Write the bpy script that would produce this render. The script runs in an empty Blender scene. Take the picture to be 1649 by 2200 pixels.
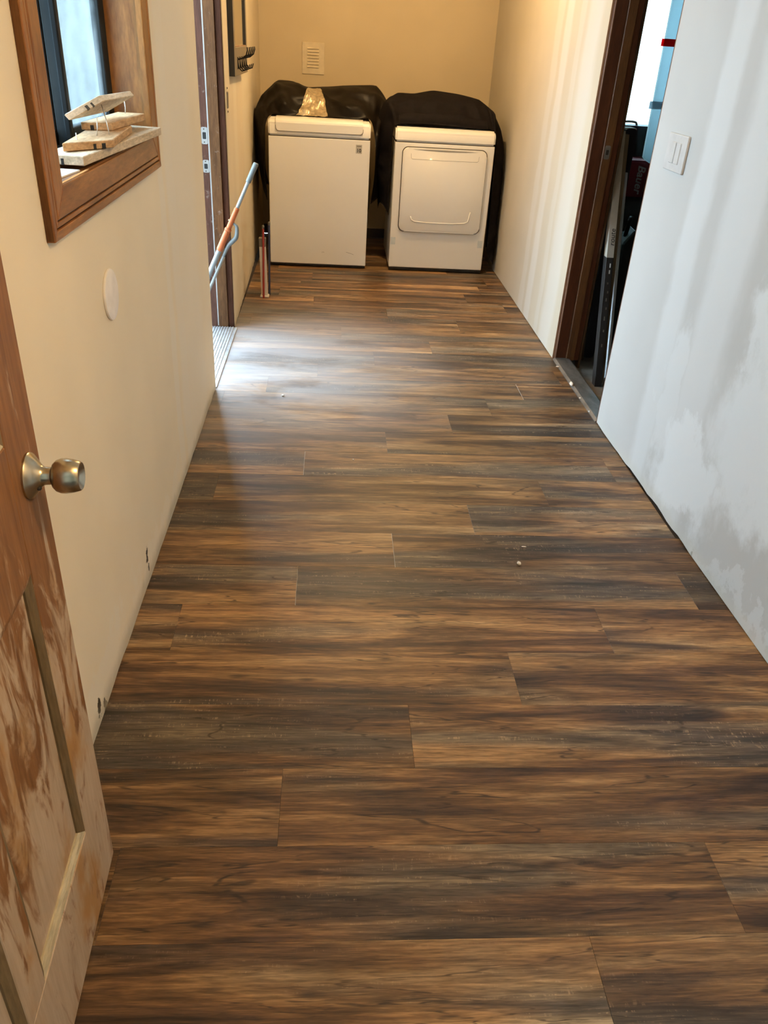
import bpy, bmesh, math, random
from mathutils import Matrix, Vector, noise
random.seed(7)
scene = bpy.context.scene
COL = scene.collection

# ------------------------------------------------------------------ camera, world, lamps, exposure
CAM_H = 1.43
cam_d = bpy.data.cameras.new('camera')
cam_d.sensor_fit = 'HORIZONTAL'; cam_d.sensor_width = 36.0
cam_d.lens = 1700.0 / 1649.0 * 36.0
cam_d.clip_start = 0.02
cam = bpy.data.objects.new('camera', cam_d); COL.objects.link(cam)
scene.camera = cam

def vp_rotation():
    f, cx, cy = 1700.0, 824.5, 1100.0
    d = lambda x, y: Vector((x - cx, -(y - cy), -f)).normalized()
    up = -d(645.0, 3960.0)
    fw = d(722.0, 83.0); fw = (fw - up * fw.dot(up)).normalized()
    rt = fw.cross(up)
    return Matrix((rt, fw, up))
cam.matrix_world = Matrix.Translation((0, 0, CAM_H)) @ vp_rotation().to_4x4()

SKY = 15.0
world = bpy.data.worlds.new('overcast_sky'); scene.world = world
world.use_nodes = True
world.node_tree.nodes['Background'].inputs[0].default_value = (0.63, 0.83, 1.0, 1)
world.node_tree.nodes['Background'].inputs[1].default_value = SKY

LAMP_WARM = (1.0, 0.66, 0.30)
LAMP_FAR_POWER = 60.0
NEAR_FILL_POWER = 43.0
day = bpy.data.lights.new('entry_fill_light', 'AREA'); day.shape = 'RECTANGLE'; day.size = 1.3; day.size_y = 1.3  # area lamp added in an unseen window to brighten the near right wall
day.color = (0.52, 0.80, 1.0); day.energy = 60.0
day_o = bpy.data.objects.new('entry_fill_light', day); COL.objects.link(day_o)
day_o.matrix_world = Matrix.Translation((-1.66, -1.1, 1.45)) @ Matrix.Rotation(-math.pi / 2, 4, 'Y')
vs = scene.view_settings
vs.view_transform = 'Standard'; vs.look = 'None'; vs.gamma = 1.0; vs.use_curve_mapping = False
vs.exposure = 0.06
scene.display_settings.display_device = 'sRGB'
scene.cycles.max_bounces = 5
scene.cycles.diffuse_bounces = 3
scene.cycles.use_adaptive_sampling = True
scene.cycles.adaptive_threshold = 0.08
scene.cycles.adaptive_min_samples = 20
scene.cycles.glossy_bounces = 3

# ------------------------------------------------------------------ material helpers
def nt_new(name):
    m = bpy.data.materials.new(name); m.use_nodes = True
    nt = m.node_tree
    return m, nt, nt.nodes['Principled BSDF']
def N(nt, typ, **kw):
    n = nt.nodes.new(typ)
    for k, v in kw.items(): setattr(n, k, v)
    return n
def setin(n, **kw):
    for k, v in kw.items(): n.inputs[k.replace('_', ' ')].default_value = v
    return n
def math_n(nt, op, a, b=None, clamp=False):
    n = N(nt, 'ShaderNodeMath', operation=op); n.use_clamp = clamp
    for i, v in enumerate((a, b)):
        if v is None: continue
        if isinstance(v, (int, float)): n.inputs[i].default_value = v
        else: nt.links.new(v, n.inputs[i])
    return n.outputs[0]
def smooth_n(nt, v, lo, hi):
    n = N(nt, 'ShaderNodeMapRange', interpolation_type='SMOOTHSTEP')
    nt.links.new(v, n.inputs[0]); n.inputs[1].default_value = lo; n.inputs[2].default_value = hi
    return n.outputs[0]
def mixc(nt, fac, a, b, blend='MIX'):
    n = N(nt, 'ShaderNodeMix', data_type='RGBA', blend_type=blend)
    for s, v in ((n.inputs[0], fac), (n.inputs[6], a), (n.inputs[7], b)):
        if isinstance(v, (int, float)): s.default_value = v
        elif isinstance(v, tuple): s.default_value = (*v, 1) if len(v) == 3 else v
        else: nt.links.new(v, s)
    return n.outputs[2]
def pos_scaled(nt, sc, coord='pos'):
    if coord == 'pos': src = N(nt, 'ShaderNodeNewGeometry').outputs['Position']
    else: src = N(nt, 'ShaderNodeTexCoord').outputs['Object']
    mp = N(nt, 'ShaderNodeVectorMath', operation='MULTIPLY')
    nt.links.new(src, mp.inputs[0]); mp.inputs[1].default_value = sc
    return mp.outputs[0]
def noise_n(nt, vec, scale=1.0, detail=3.0, rough=0.5, dist=0.0, w=None):
    n = N(nt, 'ShaderNodeTexNoise', noise_dimensions='4D' if w is not None else '3D')
    nt.links.new(vec, n.inputs['Vector'])
    setin(n, Scale=scale, Detail=detail, Roughness=rough, Distortion=dist)
    if w is not None: nt.links.new(w, n.inputs['W'])
    return n.outputs['Fac']
def ramp_n(nt, fac, stops):
    r = N(nt, 'ShaderNodeValToRGB'); nt.links.new(fac, r.inputs[0])
    e = r.color_ramp.elements
    while len(e) < len(stops): e.new(0.5)
    for el, (p, c) in zip(e, stops): el.position = p; el.color = (*c, 1)
    return r.outputs[0]
def bump_n(nt, h, strength, dist):
    b = N(nt, 'ShaderNodeBump'); setin(b, Strength=strength, Distance=dist)
    nt.links.new(h, b.inputs['Height']); return b.outputs[0]

def simple(name, col, rough=0.5, metal=0.0, var=0.08, scale=20.0, bump=0.0, stretch=(1, 1, 1), spec=0.5, coat=0.0):
    m, nt, p = nt_new(name)
    v = pos_scaled(nt, stretch)
    n = noise_n(nt, v, scale, 4.0, 0.55)
    c2 = tuple(max(0.0, c * (1 - var)) for c in col); c3 = tuple(min(1.0, c * (1 + var)) for c in col)
    nt.links.new(ramp_n(nt, n, [(0.3, c2), (0.7, c3)]), p.inputs['Base Color'])
    setin(p, Roughness=rough, Metallic=metal); p.inputs['Specular IOR Level'].default_value = spec
    p.inputs['Coat Weight'].default_value = coat
    if bump: nt.links.new(bump_n(nt, n, bump, 0.002), p.inputs['Normal'])
    return m

def wood(name, dark, light, stretch=(3, 3, 0.4), scale=9.0, rough=0.4, spec=0.5, dust=0.0):
    m, nt, p = nt_new(name)
    v = pos_scaled(nt, stretch)
    n1 = noise_n(nt, v, scale, 5.0, 0.6, 0.6)
    v2 = pos_scaled(nt, tuple(s * 7 for s in stretch))
    n2 = noise_n(nt, v2, scale, 3.0, 0.6)
    c = ramp_n(nt, n1, [(0.3, dark), (0.68, light)])
    f = ramp_n(nt, n2, [(0.3, (0.72,) * 3), (0.65, (1.1,) * 3)])
    c = mixc(nt, 1.0, c, f, 'MULTIPLY')
    if dust:
        nd = noise_n(nt, pos_scaled(nt, (1, 1, 1)), 26.0, 5.0, 0.7)
        c = mixc(nt, math_n(nt, 'MULTIPLY', smooth_n(nt, nd, 0.58, 0.75), dust), c, (0.5, 0.42, 0.36))
    nt.links.new(c, p.inputs['Base Color'])
    setin(p, Roughness=rough); p.inputs['Specular IOR Level'].default_value = spec
    nt.links.new(bump_n(nt, n2, 0.08, 0.001), p.inputs['Normal'])
    return m

def plank_material():
    m, nt, p = nt_new('vinyl_plank')
    rnd = N(nt, 'ShaderNodeObjectInfo').outputs['Random']
    w = math_n(nt, 'MULTIPLY', rnd, 173.0)
    sp = N(nt, 'ShaderNodeSeparateXYZ'); nt.links.new(N(nt, 'ShaderNodeNewGeometry').outputs['Position'], sp.inputs[0])
    cb = N(nt, 'ShaderNodeCombineXYZ'); nt.links.new(sp.outputs[0], cb.inputs[0]); nt.links.new(sp.outputs[1], cb.inputs[1]); nt.links.new(w, cb.inputs[2])
    def V(x, y):
        v = N(nt, 'ShaderNodeVectorMath', operation='MULTIPLY'); nt.links.new(cb.outputs[0], v.inputs[0]); v.inputs[1].default_value = (x, y, 1.0 + x * 0.01)
        return v.outputs[0]
    n1 = noise_n(nt, V(1.3, 15.0), 1.0, 5.0, 0.62, 0.7)
    n2 = noise_n(nt, V(16.0, 240.0), 1.0, 3.0, 0.65, 0.4)
    n3 = noise_n(nt, V(0.9, 6.5), 1.0, 2.0, 0.5, 0.4)
    n4 = noise_n(nt, V(3.0, 64.0), 1.0, 4.0, 0.7, 1.4)
    c = ramp_n(nt, n1, [(0.30, (0.030, 0.017, 0.011)), (0.41, (0.085, 0.044, 0.023)), (0.50, (0.180, 0.094, 0.039)),
                        (0.60, (0.295, 0.168, 0.072)), (0.74, (0.42, 0.27, 0.135))])
    grey = ramp_n(nt, n1, [(0.30, (0.026, 0.021, 0.018)), (0.43, (0.075, 0.058, 0.045)), (0.57, (0.155, 0.114, 0.073)),
                           (0.76, (0.33, 0.25, 0.155))])
    c = mixc(nt, smooth_n(nt, n3, 0.45, 0.64), c, grey)
    n5 = noise_n(nt, V(1.6, 7.0), 1.0, 3.0, 0.55, 0.8)
    c = mixc(nt, 1.0, c, ramp_n(nt, n5, [(0.30, (0.50,) * 3), (0.5, (1.0,) * 3), (0.72, (1.35,) * 3)]), 'MULTIPLY')
    f4 = ramp_n(nt, n4, [(0.26, (0.46,) * 3), (0.5, (0.97,) * 3), (0.76, (1.42,) * 3)])
    c = mixc(nt, 1.0, c, f4, 'MULTIPLY')
    f2 = ramp_n(nt, n2, [(0.28, (0.50,) * 3), (0.5, (0.97,) * 3), (0.72, (1.45,) * 3)])
    c = mixc(nt, 1.0, c, f2, 'MULTIPLY')
    # curly cross-grain ticks that come in patches
    tick = noise_n(nt, V(95.0, 26.0), 1.0, 2.0, 0.6, 1.6)
    area = smooth_n(nt, n4, 0.50, 0.66)
    tk = math_n(nt, 'MULTIPLY', smooth_n(nt, tick, 0.54, 0.66), math_n(nt, 'MULTIPLY', area, smooth_n(nt, n3, 0.47, 0.58)))
    c = mixc(nt, math_n(nt, 'MULTIPLY', tk, 0.6), c, (0.44, 0.31, 0.19))
    # hairline cracks wandering along the grain
    cr = noise_n(nt, V(1.1, 9.0), 1.0, 4.0, 0.55, 0.5)
    ck = math_n(nt, 'SUBTRACT', 1.0, smooth_n(nt, math_n(nt, 'ABSOLUTE', math_n(nt, 'SUBTRACT', cr, 0.47)), 0.002, 0.011))
    c = mixc(nt, math_n(nt, 'MULTIPLY', ck, math_n(nt, 'MULTIPLY', smooth_n(nt, n4, 0.42, 0.55), 0.75)), c, (0.016, 0.010, 0.007))
    # knots
    vo = N(nt, 'ShaderNodeTexVoronoi'); nt.links.new(V(1.15, 4.2), vo.inputs['Vector'])
    sc = N(nt, 'ShaderNodeSeparateColor'); nt.links.new(vo.outputs['Color'], sc.inputs[0])
    few = math_n(nt, 'GREATER_THAN', sc.outputs[0], 0.62)
    dk = math_n(nt, 'ADD', vo.outputs['Distance'], math_n(nt, 'MULTIPLY', math_n(nt, 'SUBTRACT', n4, 0.5), 0.12))
    kn = math_n(nt, 'MULTIPLY', math_n(nt, 'SUBTRACT', 1.0, smooth_n(nt, dk, 0.02, 0.22)), few)
    c = mixc(nt, math_n(nt, 'MULTIPLY', kn, 0.8), c, (0.028, 0.016, 0.010))
    tone = N(nt, 'ShaderNodeMapRange'); nt.links.new(rnd, tone.inputs[0]); tone.inputs[3].default_value = 0.78; tone.inputs[4].default_value = 1.22
    cc = N(nt, 'ShaderNodeCombineColor')
    for i in range(3): nt.links.new(tone.outputs[0], cc.inputs[i])
    c = mixc(nt, 1.0, c, cc.outputs[0], 'MULTIPLY')
    # thin plaster dust by the outside door, plus its daylight haze painted in
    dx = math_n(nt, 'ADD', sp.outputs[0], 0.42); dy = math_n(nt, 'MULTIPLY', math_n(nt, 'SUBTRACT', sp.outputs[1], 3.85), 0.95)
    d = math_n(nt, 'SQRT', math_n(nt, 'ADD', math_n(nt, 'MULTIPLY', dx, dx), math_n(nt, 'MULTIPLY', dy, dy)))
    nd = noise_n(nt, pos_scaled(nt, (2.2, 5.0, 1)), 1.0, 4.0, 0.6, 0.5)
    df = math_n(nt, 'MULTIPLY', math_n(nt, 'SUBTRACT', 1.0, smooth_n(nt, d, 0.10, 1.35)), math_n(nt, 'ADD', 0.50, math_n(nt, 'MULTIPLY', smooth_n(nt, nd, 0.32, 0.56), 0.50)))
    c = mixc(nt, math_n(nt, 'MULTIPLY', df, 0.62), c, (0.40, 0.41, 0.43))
    nt.links.new(c, p.inputs['Base Color'])
    r = N(nt, 'ShaderNodeMapRange'); nt.links.new(n4, r.inputs[0]); r.inputs[3].default_value = 0.36; r.inputs[4].default_value = 0.52
    nt.links.new(r.outputs[0], p.inputs['Roughness'])
    p.inputs['Specular IOR Level'].default_value = 0.42
    nt.links.new(bump_n(nt, n2, 0.2, 0.0012), p.inputs['Normal'])
    return m

def gauss_band(nt, v, centre, width):
    d = math_n(nt, 'ABSOLUTE', math_n(nt, 'SUBTRACT', v, centre))
    return math_n(nt, 'SUBTRACT', 1.0, smooth_n(nt, d, width * 0.45, width))

def plaster_material(name, base, mud, bands, patches, holes=(), rough=0.75, edge=0.4, scuff=None):
    """Painted drywall with filler trowelled over joints: bands=(y, width, strength), patches=(y, z, ry, rz, strength)."""
    m, nt, p = nt_new(name)
    pos = N(nt, 'ShaderNodeNewGeometry').outputs['Position']
    sp = N(nt, 'ShaderNodeSeparateXYZ'); nt.links.new(pos, sp.inputs[0])
    warp = noise_n(nt, pos_scaled(nt, (1, 3.0, 1.6)), 1.6, 5.0, 0.62)
    warp2 = noise_n(nt, pos_scaled(nt, (1, 2.6, 2.2)), 2.2, 5.0, 0.66)
    Y = math_n(nt, 'ADD', sp.outputs[1], math_n(nt, 'MULTIPLY', math_n(nt, 'SUBTRACT', warp, 0.5), 0.45))
    Z = math_n(nt, 'ADD', sp.outputs[2], math_n(nt, 'MULTIPLY', math_n(nt, 'SUBTRACT', warp2, 0.5), 0.6))
    mask = None
    for (yc, wd, st) in bands:
        b = math_n(nt, 'MULTIPLY', gauss_band(nt, math_n(nt, 'ADD', sp.outputs[1], math_n(nt, 'MULTIPLY', math_n(nt, 'SUBTRACT', warp, 0.5), 0.12)), yc, wd), st)
        mask = b if mask is None else math_n(nt, 'MAXIMUM', mask, b)
    for (yc, zc, ry, rz, st) in patches:
        a = math_n(nt, 'DIVIDE', math_n(nt, 'SUBTRACT', Y, yc), ry); b = math_n(nt, 'DIVIDE', math_n(nt, 'SUBTRACT', Z, zc), rz)
        d = math_n(nt, 'SQRT', math_n(nt, 'ADD', math_n(nt, 'MULTIPLY', a, a), math_n(nt, 'MULTIPLY', b, b)))
        q = math_n(nt, 'MULTIPLY', math_n(nt, 'SUBTRACT', 1.0, smooth_n(nt, d, 1.0 - edge, 1.0)), st)
        mask = q if mask is None else math_n(nt, 'MAXIMUM', mask, q)
    fine = noise_n(nt, pos, 90.0, 1.0, 0.6)
    c = ramp_n(nt, noise_n(nt, pos, 2.2, 2.0, 0.6), [(0.3, tuple(x * 0.95 for x in base)), (0.7, tuple(min(1, x * 1.04) for x in base))])
    if mask is not None: c = mixc(nt, math_n(nt, 'MINIMUM', mask, 1.0), c, mud)
    if holes: hn = math_n(nt, 'SUBTRACT', noise_n(nt, pos, 60.0, 2.0, 0.6), 0.5)
    for (yc, zc, r) in holes:
        a = math_n(nt, 'SUBTRACT', sp.outputs[1], yc); b = math_n(nt, 'MULTIPLY', math_n(nt, 'SUBTRACT', sp.outputs[2], zc), 0.55)
        d = math_n(nt, 'SQRT', math_n(nt, 'ADD', math_n(nt, 'MULTIPLY', a, a), math_n(nt, 'MULTIPLY', b, b)))
        d = math_n(nt, 'ADD', d, math_n(nt, 'MULTIPLY', hn, r * 2.0))
        c = mixc(nt, math_n(nt, 'SUBTRACT', 1.0, smooth_n(nt, d, r * 0.5, r * 0.7)), c, (0.05, 0.035, 0.02))
    if scuff is not None:      # torn, grubby paper edge along the floor
        s = math_n(nt, 'MULTIPLY', math_n(nt, 'SUBTRACT', 1.0, smooth_n(nt, math_n(nt, 'ADD', sp.outputs[2], math_n(nt, 'MULTIPLY', warp2, -0.09)), -0.04, 0.02)), 0.6)
        c = mixc(nt, s, c, scuff)
    nt.links.new(c, p.inputs['Base Color'])
    setin(p, Roughness=rough); p.inputs['Specular IOR Level'].default_value = 0.3
    h = math_n(nt, 'ADD', math_n(nt, 'MULTIPLY', fine, 0.12), mask if mask is not None else 0.0)
    nt.links.new(bump_n(nt, h, 0.25, 0.002), p.inputs['Normal'])
    return m

def film_material(name, col, trans=0.85):
    m = bpy.data.materials.new(name); m.use_nodes = True; nt = m.node_tree
    nt.nodes.remove(nt.nodes['Principled BSDF']); out = nt.nodes['Material Output']
    n = noise_n(nt, pos_scaled(nt, (1, 1, 1)), 3.0, 4.0, 0.6)
    c = ramp_n(nt, n, [(0.3, tuple(x * 0.93 for x in col)), (0.7, col)])
    t = N(nt, 'ShaderNodeBsdfTranslucent'); d = N(nt, 'ShaderNodeBsdfDiffuse'); nt.links.new(c, t.inputs[0]); nt.links.new(c, d.inputs[0])
    mx = N(nt, 'ShaderNodeMixShader'); mx.inputs[0].default_value = trans
    nt.links.new(d.outputs[0], mx.inputs[1]); nt.links.new(t.outputs[0], mx.inputs[2]); nt.links.new(mx.outputs[0], out.inputs[0])
    return m

def dusty_glass_material():
    m = bpy.data.materials.new('dusty_glass'); m.use_nodes = True; nt = m.node_tree
    nt.nodes.remove(nt.nodes['Principled BSDF']); out = nt.nodes['Material Output']
    n = noise_n(nt, pos_scaled(nt, (1, 2.0, 1.0)), 3.0, 7.0, 0.68, 1.2)
    f = N(nt, 'ShaderNodeMapRange'); nt.links.new(n, f.inputs[0]); f.inputs[1].default_value = 0.35; f.inputs[2].default_value = 0.62
    f.inputs[3].default_value = 0.03; f.inputs[4].default_value = 0.14
    tr = N(nt, 'ShaderNodeBsdfTransparent'); tr.inputs[0].default_value = (0.8, 0.86, 0.88, 1)
    tl = N(nt, 'ShaderNodeBsdfTranslucent'); tl.inputs[0].default_value = (0.34, 0.35, 0.35, 1)
    mx = N(nt, 'ShaderNodeMixShader'); nt.links.new(f.outputs[0], mx.inputs[0])
    nt.links.new(tr.outputs[0], mx.inputs[1]); nt.links.new(tl.outputs[0], mx.inputs[2])
    gl = N(nt, 'ShaderNodeBsdfGlossy'); gl.inputs['Roughness'].default_value = 0.08
    m2 = N(nt, 'ShaderNodeMixShader'); m2.inputs[0].default_value = 0.025
    nt.links.new(mx.outputs[0], m2.inputs[1]); nt.links.new(gl.outputs[0], m2.inputs[2]); nt.links.new(m2.outputs[0], out.inputs[0])
    return m

def emissive(name, col, strength):
    m, nt, p = nt_new(name)
    setin(p, Roughness=0.4); p.inputs['Base Color'].default_value = (0.9, 0.85, 0.75, 1)
    p.inputs['Emission Color'].default_value = (*col, 1); p.inputs['Emission Strength'].default_value = strength
    return m

def sanded_door_material():
    m, nt, p = nt_new('half_stripped_door')
    pos = N(nt, 'ShaderNodeNewGeometry').outputs['Position']
    sp = N(nt, 'ShaderNodeSeparateXYZ'); nt.links.new(pos, sp.inputs[0])
    # sanding strokes run diagonally
    mp = N(nt, 'ShaderNodeMapping'); nt.links.new(pos, mp.inputs[0]); mp.inputs['Rotation'].default_value = (0.5, 0, 0); mp.inputs['Scale'].default_value = (1, 11.0, 3.2)
    n1 = noise_n(nt, mp.outputs[0], 1.3, 6.0, 0.62, 1.4)
    n2 = noise_n(nt, pos_scaled(nt, (1, 60, 6)), 1.5, 4.0, 0.6)
    n3 = noise_n(nt, pos_scaled(nt, (1, 5, 3)), 1.5, 4.0, 0.6)
    finish = ramp_n(nt, n2, [(0.3, (0.17, 0.070, 0.022)), (0.7, (0.30, 0.135, 0.045))])
    bare = ramp_n(nt, n2, [(0.3, (0.44, 0.32, 0.215)), (0.7, (0.56, 0.43, 0.31))])
    orange = mixc(nt, smooth_n(nt, n3, 0.48, 0.68), bare, (0.42, 0.22, 0.075))
    zt = N(nt, 'ShaderNodeMapRange'); nt.links.new(sp.outputs[2], zt.inputs[0]); zt.inputs[1].default_value = 0.25; zt.inputs[2].default_value = 1.15
    zt.inputs[3].default_value = 0.12; zt.inputs[4].default_value = -0.22
    k = smooth_n(nt, math_n(nt, 'ADD', n1, zt.outputs[0]), 0.44, 0.58)
    c = mixc(nt, k, finish, orange)
    nt.links.new(c, p.inputs['Base Color']); setin(p, Roughness=0.55)
    nt.links.new(bump_n(nt, n2, 0.08, 0.001), p.inputs['Normal'])
    return m

M = {}
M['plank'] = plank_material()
M['core'] = simple('plank_core', (0.62, 0.60, 0.56), 0.7)
M['subfloor'] = simple('subfloor', (0.05, 0.035, 0.025), 0.9)
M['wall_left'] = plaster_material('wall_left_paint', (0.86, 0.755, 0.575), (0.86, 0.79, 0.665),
    [(2.78, 0.10, 0.75), (3.02, 0.30, 0.6), (2.62, 0.05, 0.7)], [(1.55, 0.05, 0.5, 0.10, 0.5), (2.2, 0.04, 0.5, 0.08, 0.5)],
    holes=[(1.968, 0.090, 0.020), (1.975, 0.045, 0.010), (1.40, 0.045, 0.020), (1.44, 0.015, 0.018)], scuff=(0.42, 0.37, 0.27))
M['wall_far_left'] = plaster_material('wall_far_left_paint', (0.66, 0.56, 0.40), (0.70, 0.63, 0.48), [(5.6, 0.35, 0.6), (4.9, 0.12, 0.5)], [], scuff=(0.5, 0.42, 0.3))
M['wall_right'] = plaster_material('wall_right_primer', (0.50, 0.495, 0.475), (0.685, 0.70, 0.70),
    [(2.72, 0.10, 0.5), (2.42, 0.16, 0.55)],
    [(1.95, 0.50, 0.42, 0.34, 0.9), (2.35, 0.22, 0.34, 0.22, 0.95), (1.55, 0.85, 0.30, 0.30, 0.8), (2.05, 0.82, 0.24, 0.18, 0.8), (2.6, 0.35, 0.12, 0.35, 0.6), (1.5, 0.03, 0.9, 0.05, 0.4)],
    holes=[(1.42, 0.055, 0.008), (2.15, 0.012, 0.012)], edge=0.45, scuff=(0.55, 0.54, 0.48))
M['wall_far_right'] = plaster_material('wall_far_right_paint', (0.53, 0.475, 0.37), (0.59, 0.565, 0.505), [(4.30, 0.16, 0.8), (4.78, 0.10, 0.95), (4.98, 0.08, 0.6), (4.52, 0.06, 0.5)], [], holes=[])
M['wall_back'] = plaster_material('wall_back_paint', (0.60, 0.495, 0.325), (0.62, 0.515, 0.355), [], [(9, 0, 1, 1, 0.0)])
M['ceiling'] = simple('ceiling_paint', (0.72, 0.68, 0.60), 0.9)
M['shellwall'] = simple('plain_wall_paint', (0.55, 0.50, 0.42), 0.9)
M['dark_trim'] = wood('dark_baseboard', (0.030, 0.016, 0.009), (0.07, 0.035, 0.018), (0.6, 3, 3))
M['window_wood'] = wood('stained_window_wood', (0.195, 0.070, 0.014), (0.39, 0.165, 0.043), (2.5, 2.5, 0.5), 8.0, 0.36, 0.5)
M['window_wood_y'] = wood('stained_window_wood_long', (0.195, 0.070, 0.014), (0.39, 0.165, 0.043), (3, 0.5, 3), 8.0, 0.36, 0.5)
M['groove'] = simple('casing_groove', (0.05, 0.018, 0.006), 0.7)
M['jamb_wood'] = wood('brown_jamb', (0.080, 0.034, 0.013), (0.155, 0.070, 0.026), (3, 3, 0.35), 9.0, 0.6, 0.2, dust=0.35)
M['jamb_purple'] = wood('purple_brown_jamb', (0.062, 0.026, 0.016), (0.105, 0.044, 0.027), (3, 3, 0.35), 9.0, 0.6, 0.2, dust=0.35)
M['jamb_maroon'] = wood('maroon_jamb_edge', (0.055, 0.018, 0.008), (0.095, 0.034, 0.015), (3, 3, 0.35), 9.0, 0.6, 0.2)
M['jamb_red'] = wood('red_brown_jamb', (0.050, 0.014, 0.006), (0.095, 0.030, 0.012), (3, 3, 0.35), 9.0, 0.42, 0.4)
M['jamb_orange'] = wood('orange_brown_stop', (0.075, 0.030, 0.010), (0.15, 0.065, 0.022), (3, 3, 0.35), 9.0, 0.45, 0.4)
M['raw_edge'] = wood('raw_edge_wood', (0.22, 0.12, 0.07), (0.38, 0.24, 0.15), (3, 3, 0.35))
M['rough_board'] = wood('rough_cut_board', (0.52, 0.41, 0.28), (0.74, 0.62, 0.47), (3, 0.6, 3), 9.0, 0.75, 0.2)
M['rough_board2'] = wood('orange_cut_board', (0.44, 0.26, 0.125), (0.64, 0.43, 0.25), (3, 0.6, 3), 9.0, 0.7, 0.2)
M['black_frame'] = simple('black_window_frame', (0.008, 0.009, 0.010), 0.7, 0, 0.1, 20, 0, (1, 1, 1), 0.15)
M['grey_frame'] = simple('charcoal_window_frame', (0.020, 0.022, 0.023), 0.7, 0, 0.1, 20, 0, (1, 1, 1), 0.15)
M['dusty_glass'] = dusty_glass_material()
M['appliance'] = simple('white_enamel', (0.79, 0.765, 0.71), 0.28, 0, 0.01, 3.0, 0, (1, 1, 1), 0.5, 0.2)
M['appliance_seam'] = simple('seam_rubber', (0.055, 0.045, 0.035), 0.8)
M['seam_and_shade'] = simple('grey_seam_and_shade', (0.30, 0.28, 0.25), 0.7)
M['kick'] = simple('black_kick_plate', (0.012, 0.011, 0.010), 0.35, 0, 0.6, 30.0)
M['badge'] = simple('grey_badge', (0.42, 0.40, 0.36), 0.5)
M['ink'] = simple('black_ink', (0.012, 0.012, 0.012), 0.6)
M['tape_grey'] = simple('pale_blue_grey_tape', (0.58, 0.62, 0.61), 0.5)
M['cover'] = simple('dark_brown_vinyl_cover', (0.017, 0.0115, 0.007), 0.45, 0, 0.35, 7.0, 0.4, (1, 1, 1), 0.35)
M['cover2'] = simple('black_fabric_cover', (0.019, 0.0145, 0.0145), 0.75, 0, 0.2, 40.0, 0.15, (1, 1, 1), 0.2)
M['lining'] = simple('crinkled_shiny_lining', (0.55, 0.45, 0.30), 0.30, 0.6, 0.3, 40.0, 0.8)
M['vent'] = simple('painted_vent_cover', (0.64, 0.545, 0.38), 0.55)
M['mirror_frame'] = simple('black_picture_frame', (0.022, 0.019, 0.016), 0.45)
M['frame_grey'] = simple('grey_brown_frame_face', (0.20, 0.165, 0.115), 0.45)
M['mirror'] = simple('mirror_glass', (0.86, 0.86, 0.84), 0.06, 1.0, 0.0)
M['hook'] = simple('black_hook_metal', (0.014, 0.011, 0.009), 0.4, 0.6)
M['weathered_door'] = plaster_material('weathered_door_paint', (0.105, 0.11, 0.11), (0.14, 0.143, 0.14), [], [(3.4, 1.5, 0.6, 0.3, 0.8), (3.5, 1.0, 0.7, 0.2, 0.7)])
M['satin_brass'] = simple('satin_antique_nickel', (0.50, 0.44, 0.33), 0.26, 1.0, 0.04, 200.0, 0.0, (1, 1, 1))
M['steel'] = simple('zinc_strike', (0.62, 0.62, 0.60), 0.35, 0.8)
M['alu'] = simple('aluminium_threshold', (0.55, 0.58, 0.60), 0.38, 0.7, 0.18, 30.0)
M['alu_dark'] = simple('dirty_dark_threshold', (0.17, 0.165, 0.155), 0.42, 0.6, 0.4, 25.0, 0.0, (1, 0.4, 1))
M['white_strip'] = simple('white_strip', (0.72, 0.72, 0.70), 0.6)
M['weatherstrip'] = simple('pale_weatherstrip', (0.36, 0.36, 0.35), 0.8)
M['white_plastic'] = simple('white_plastic', (0.90, 0.85, 0.80), 0.5)
M['primer_plastic'] = simple('primed_switch_plate', (0.49, 0.475, 0.455), 0.6)
M['screw'] = simple('dark_screw', (0.04, 0.03, 0.02), 0.5, 0.5)
M['pole_grey'] = simple('grey_plastic_grip', (0.17, 0.19, 0.19), 0.5)
M['pole_light'] = simple('pale_grey_tube', (0.33, 0.36, 0.36), 0.40, 0.2)
M['pole_orange'] = simple('orange_plastic', (0.50, 0.13, 0.035), 0.5)
M['red'] = simple('red_stick', (0.33, 0.030, 0.018), 0.45)
M['navy'] = simple('navy_stick', (0.030, 0.036, 0.085), 0.45)
M['cap_grey'] = simple('grey_cap', (0.17, 0.15, 0.125), 0.85, 0, 0.05, 20, 0, (1, 1, 1), 0.2)
M['offwhite'] = simple('off_white_side', (0.62, 0.56, 0.47), 0.6)
M['plaster'] = simple('plaster_crumb', (0.66, 0.58, 0.48), 0.9, 0, 0.2, 60.0, 0.6)
M['concrete'] = simple('concrete', (0.16, 0.145, 0.12), 0.9, 0, 0.3, 9.0)
M['yard'] = simple('outside_paving', (0.36, 0.37, 0.36), 0.9, 0, 0.15, 4.0)
M['studwood'] = wood('old_stud', (0.055, 0.027, 0.010), (0.12, 0.060, 0.024), (3, 3, 0.35))
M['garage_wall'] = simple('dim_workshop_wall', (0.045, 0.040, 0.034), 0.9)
M['film_white'] = film_material('white_plastic_film', (0.86, 0.96, 0.96), 0.85)
M['film_blue'] = film_material('pale_blue_plastic_sheet', (0.56, 0.66, 0.70), 0.8)
M['film_edge'] = film_material('sheet_bright_edge', (0.80, 0.86, 0.88), 0.85)
M['film_red'] = film_material('red_tape', (0.85, 0.02, 0.025), 0.75)
M['film_grey'] = film_material('clear_grey_tape', (0.60, 0.65, 0.70), 0.7)
M['carton_cream'] = simple('cream_carton', (0.52, 0.46, 0.37), 0.7)
M['carton_tan'] = simple('tan_carton', (0.20, 0.145, 0.085), 0.8)
M['carton_black'] = simple('black_carton', (0.022, 0.019, 0.017), 0.6)
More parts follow.
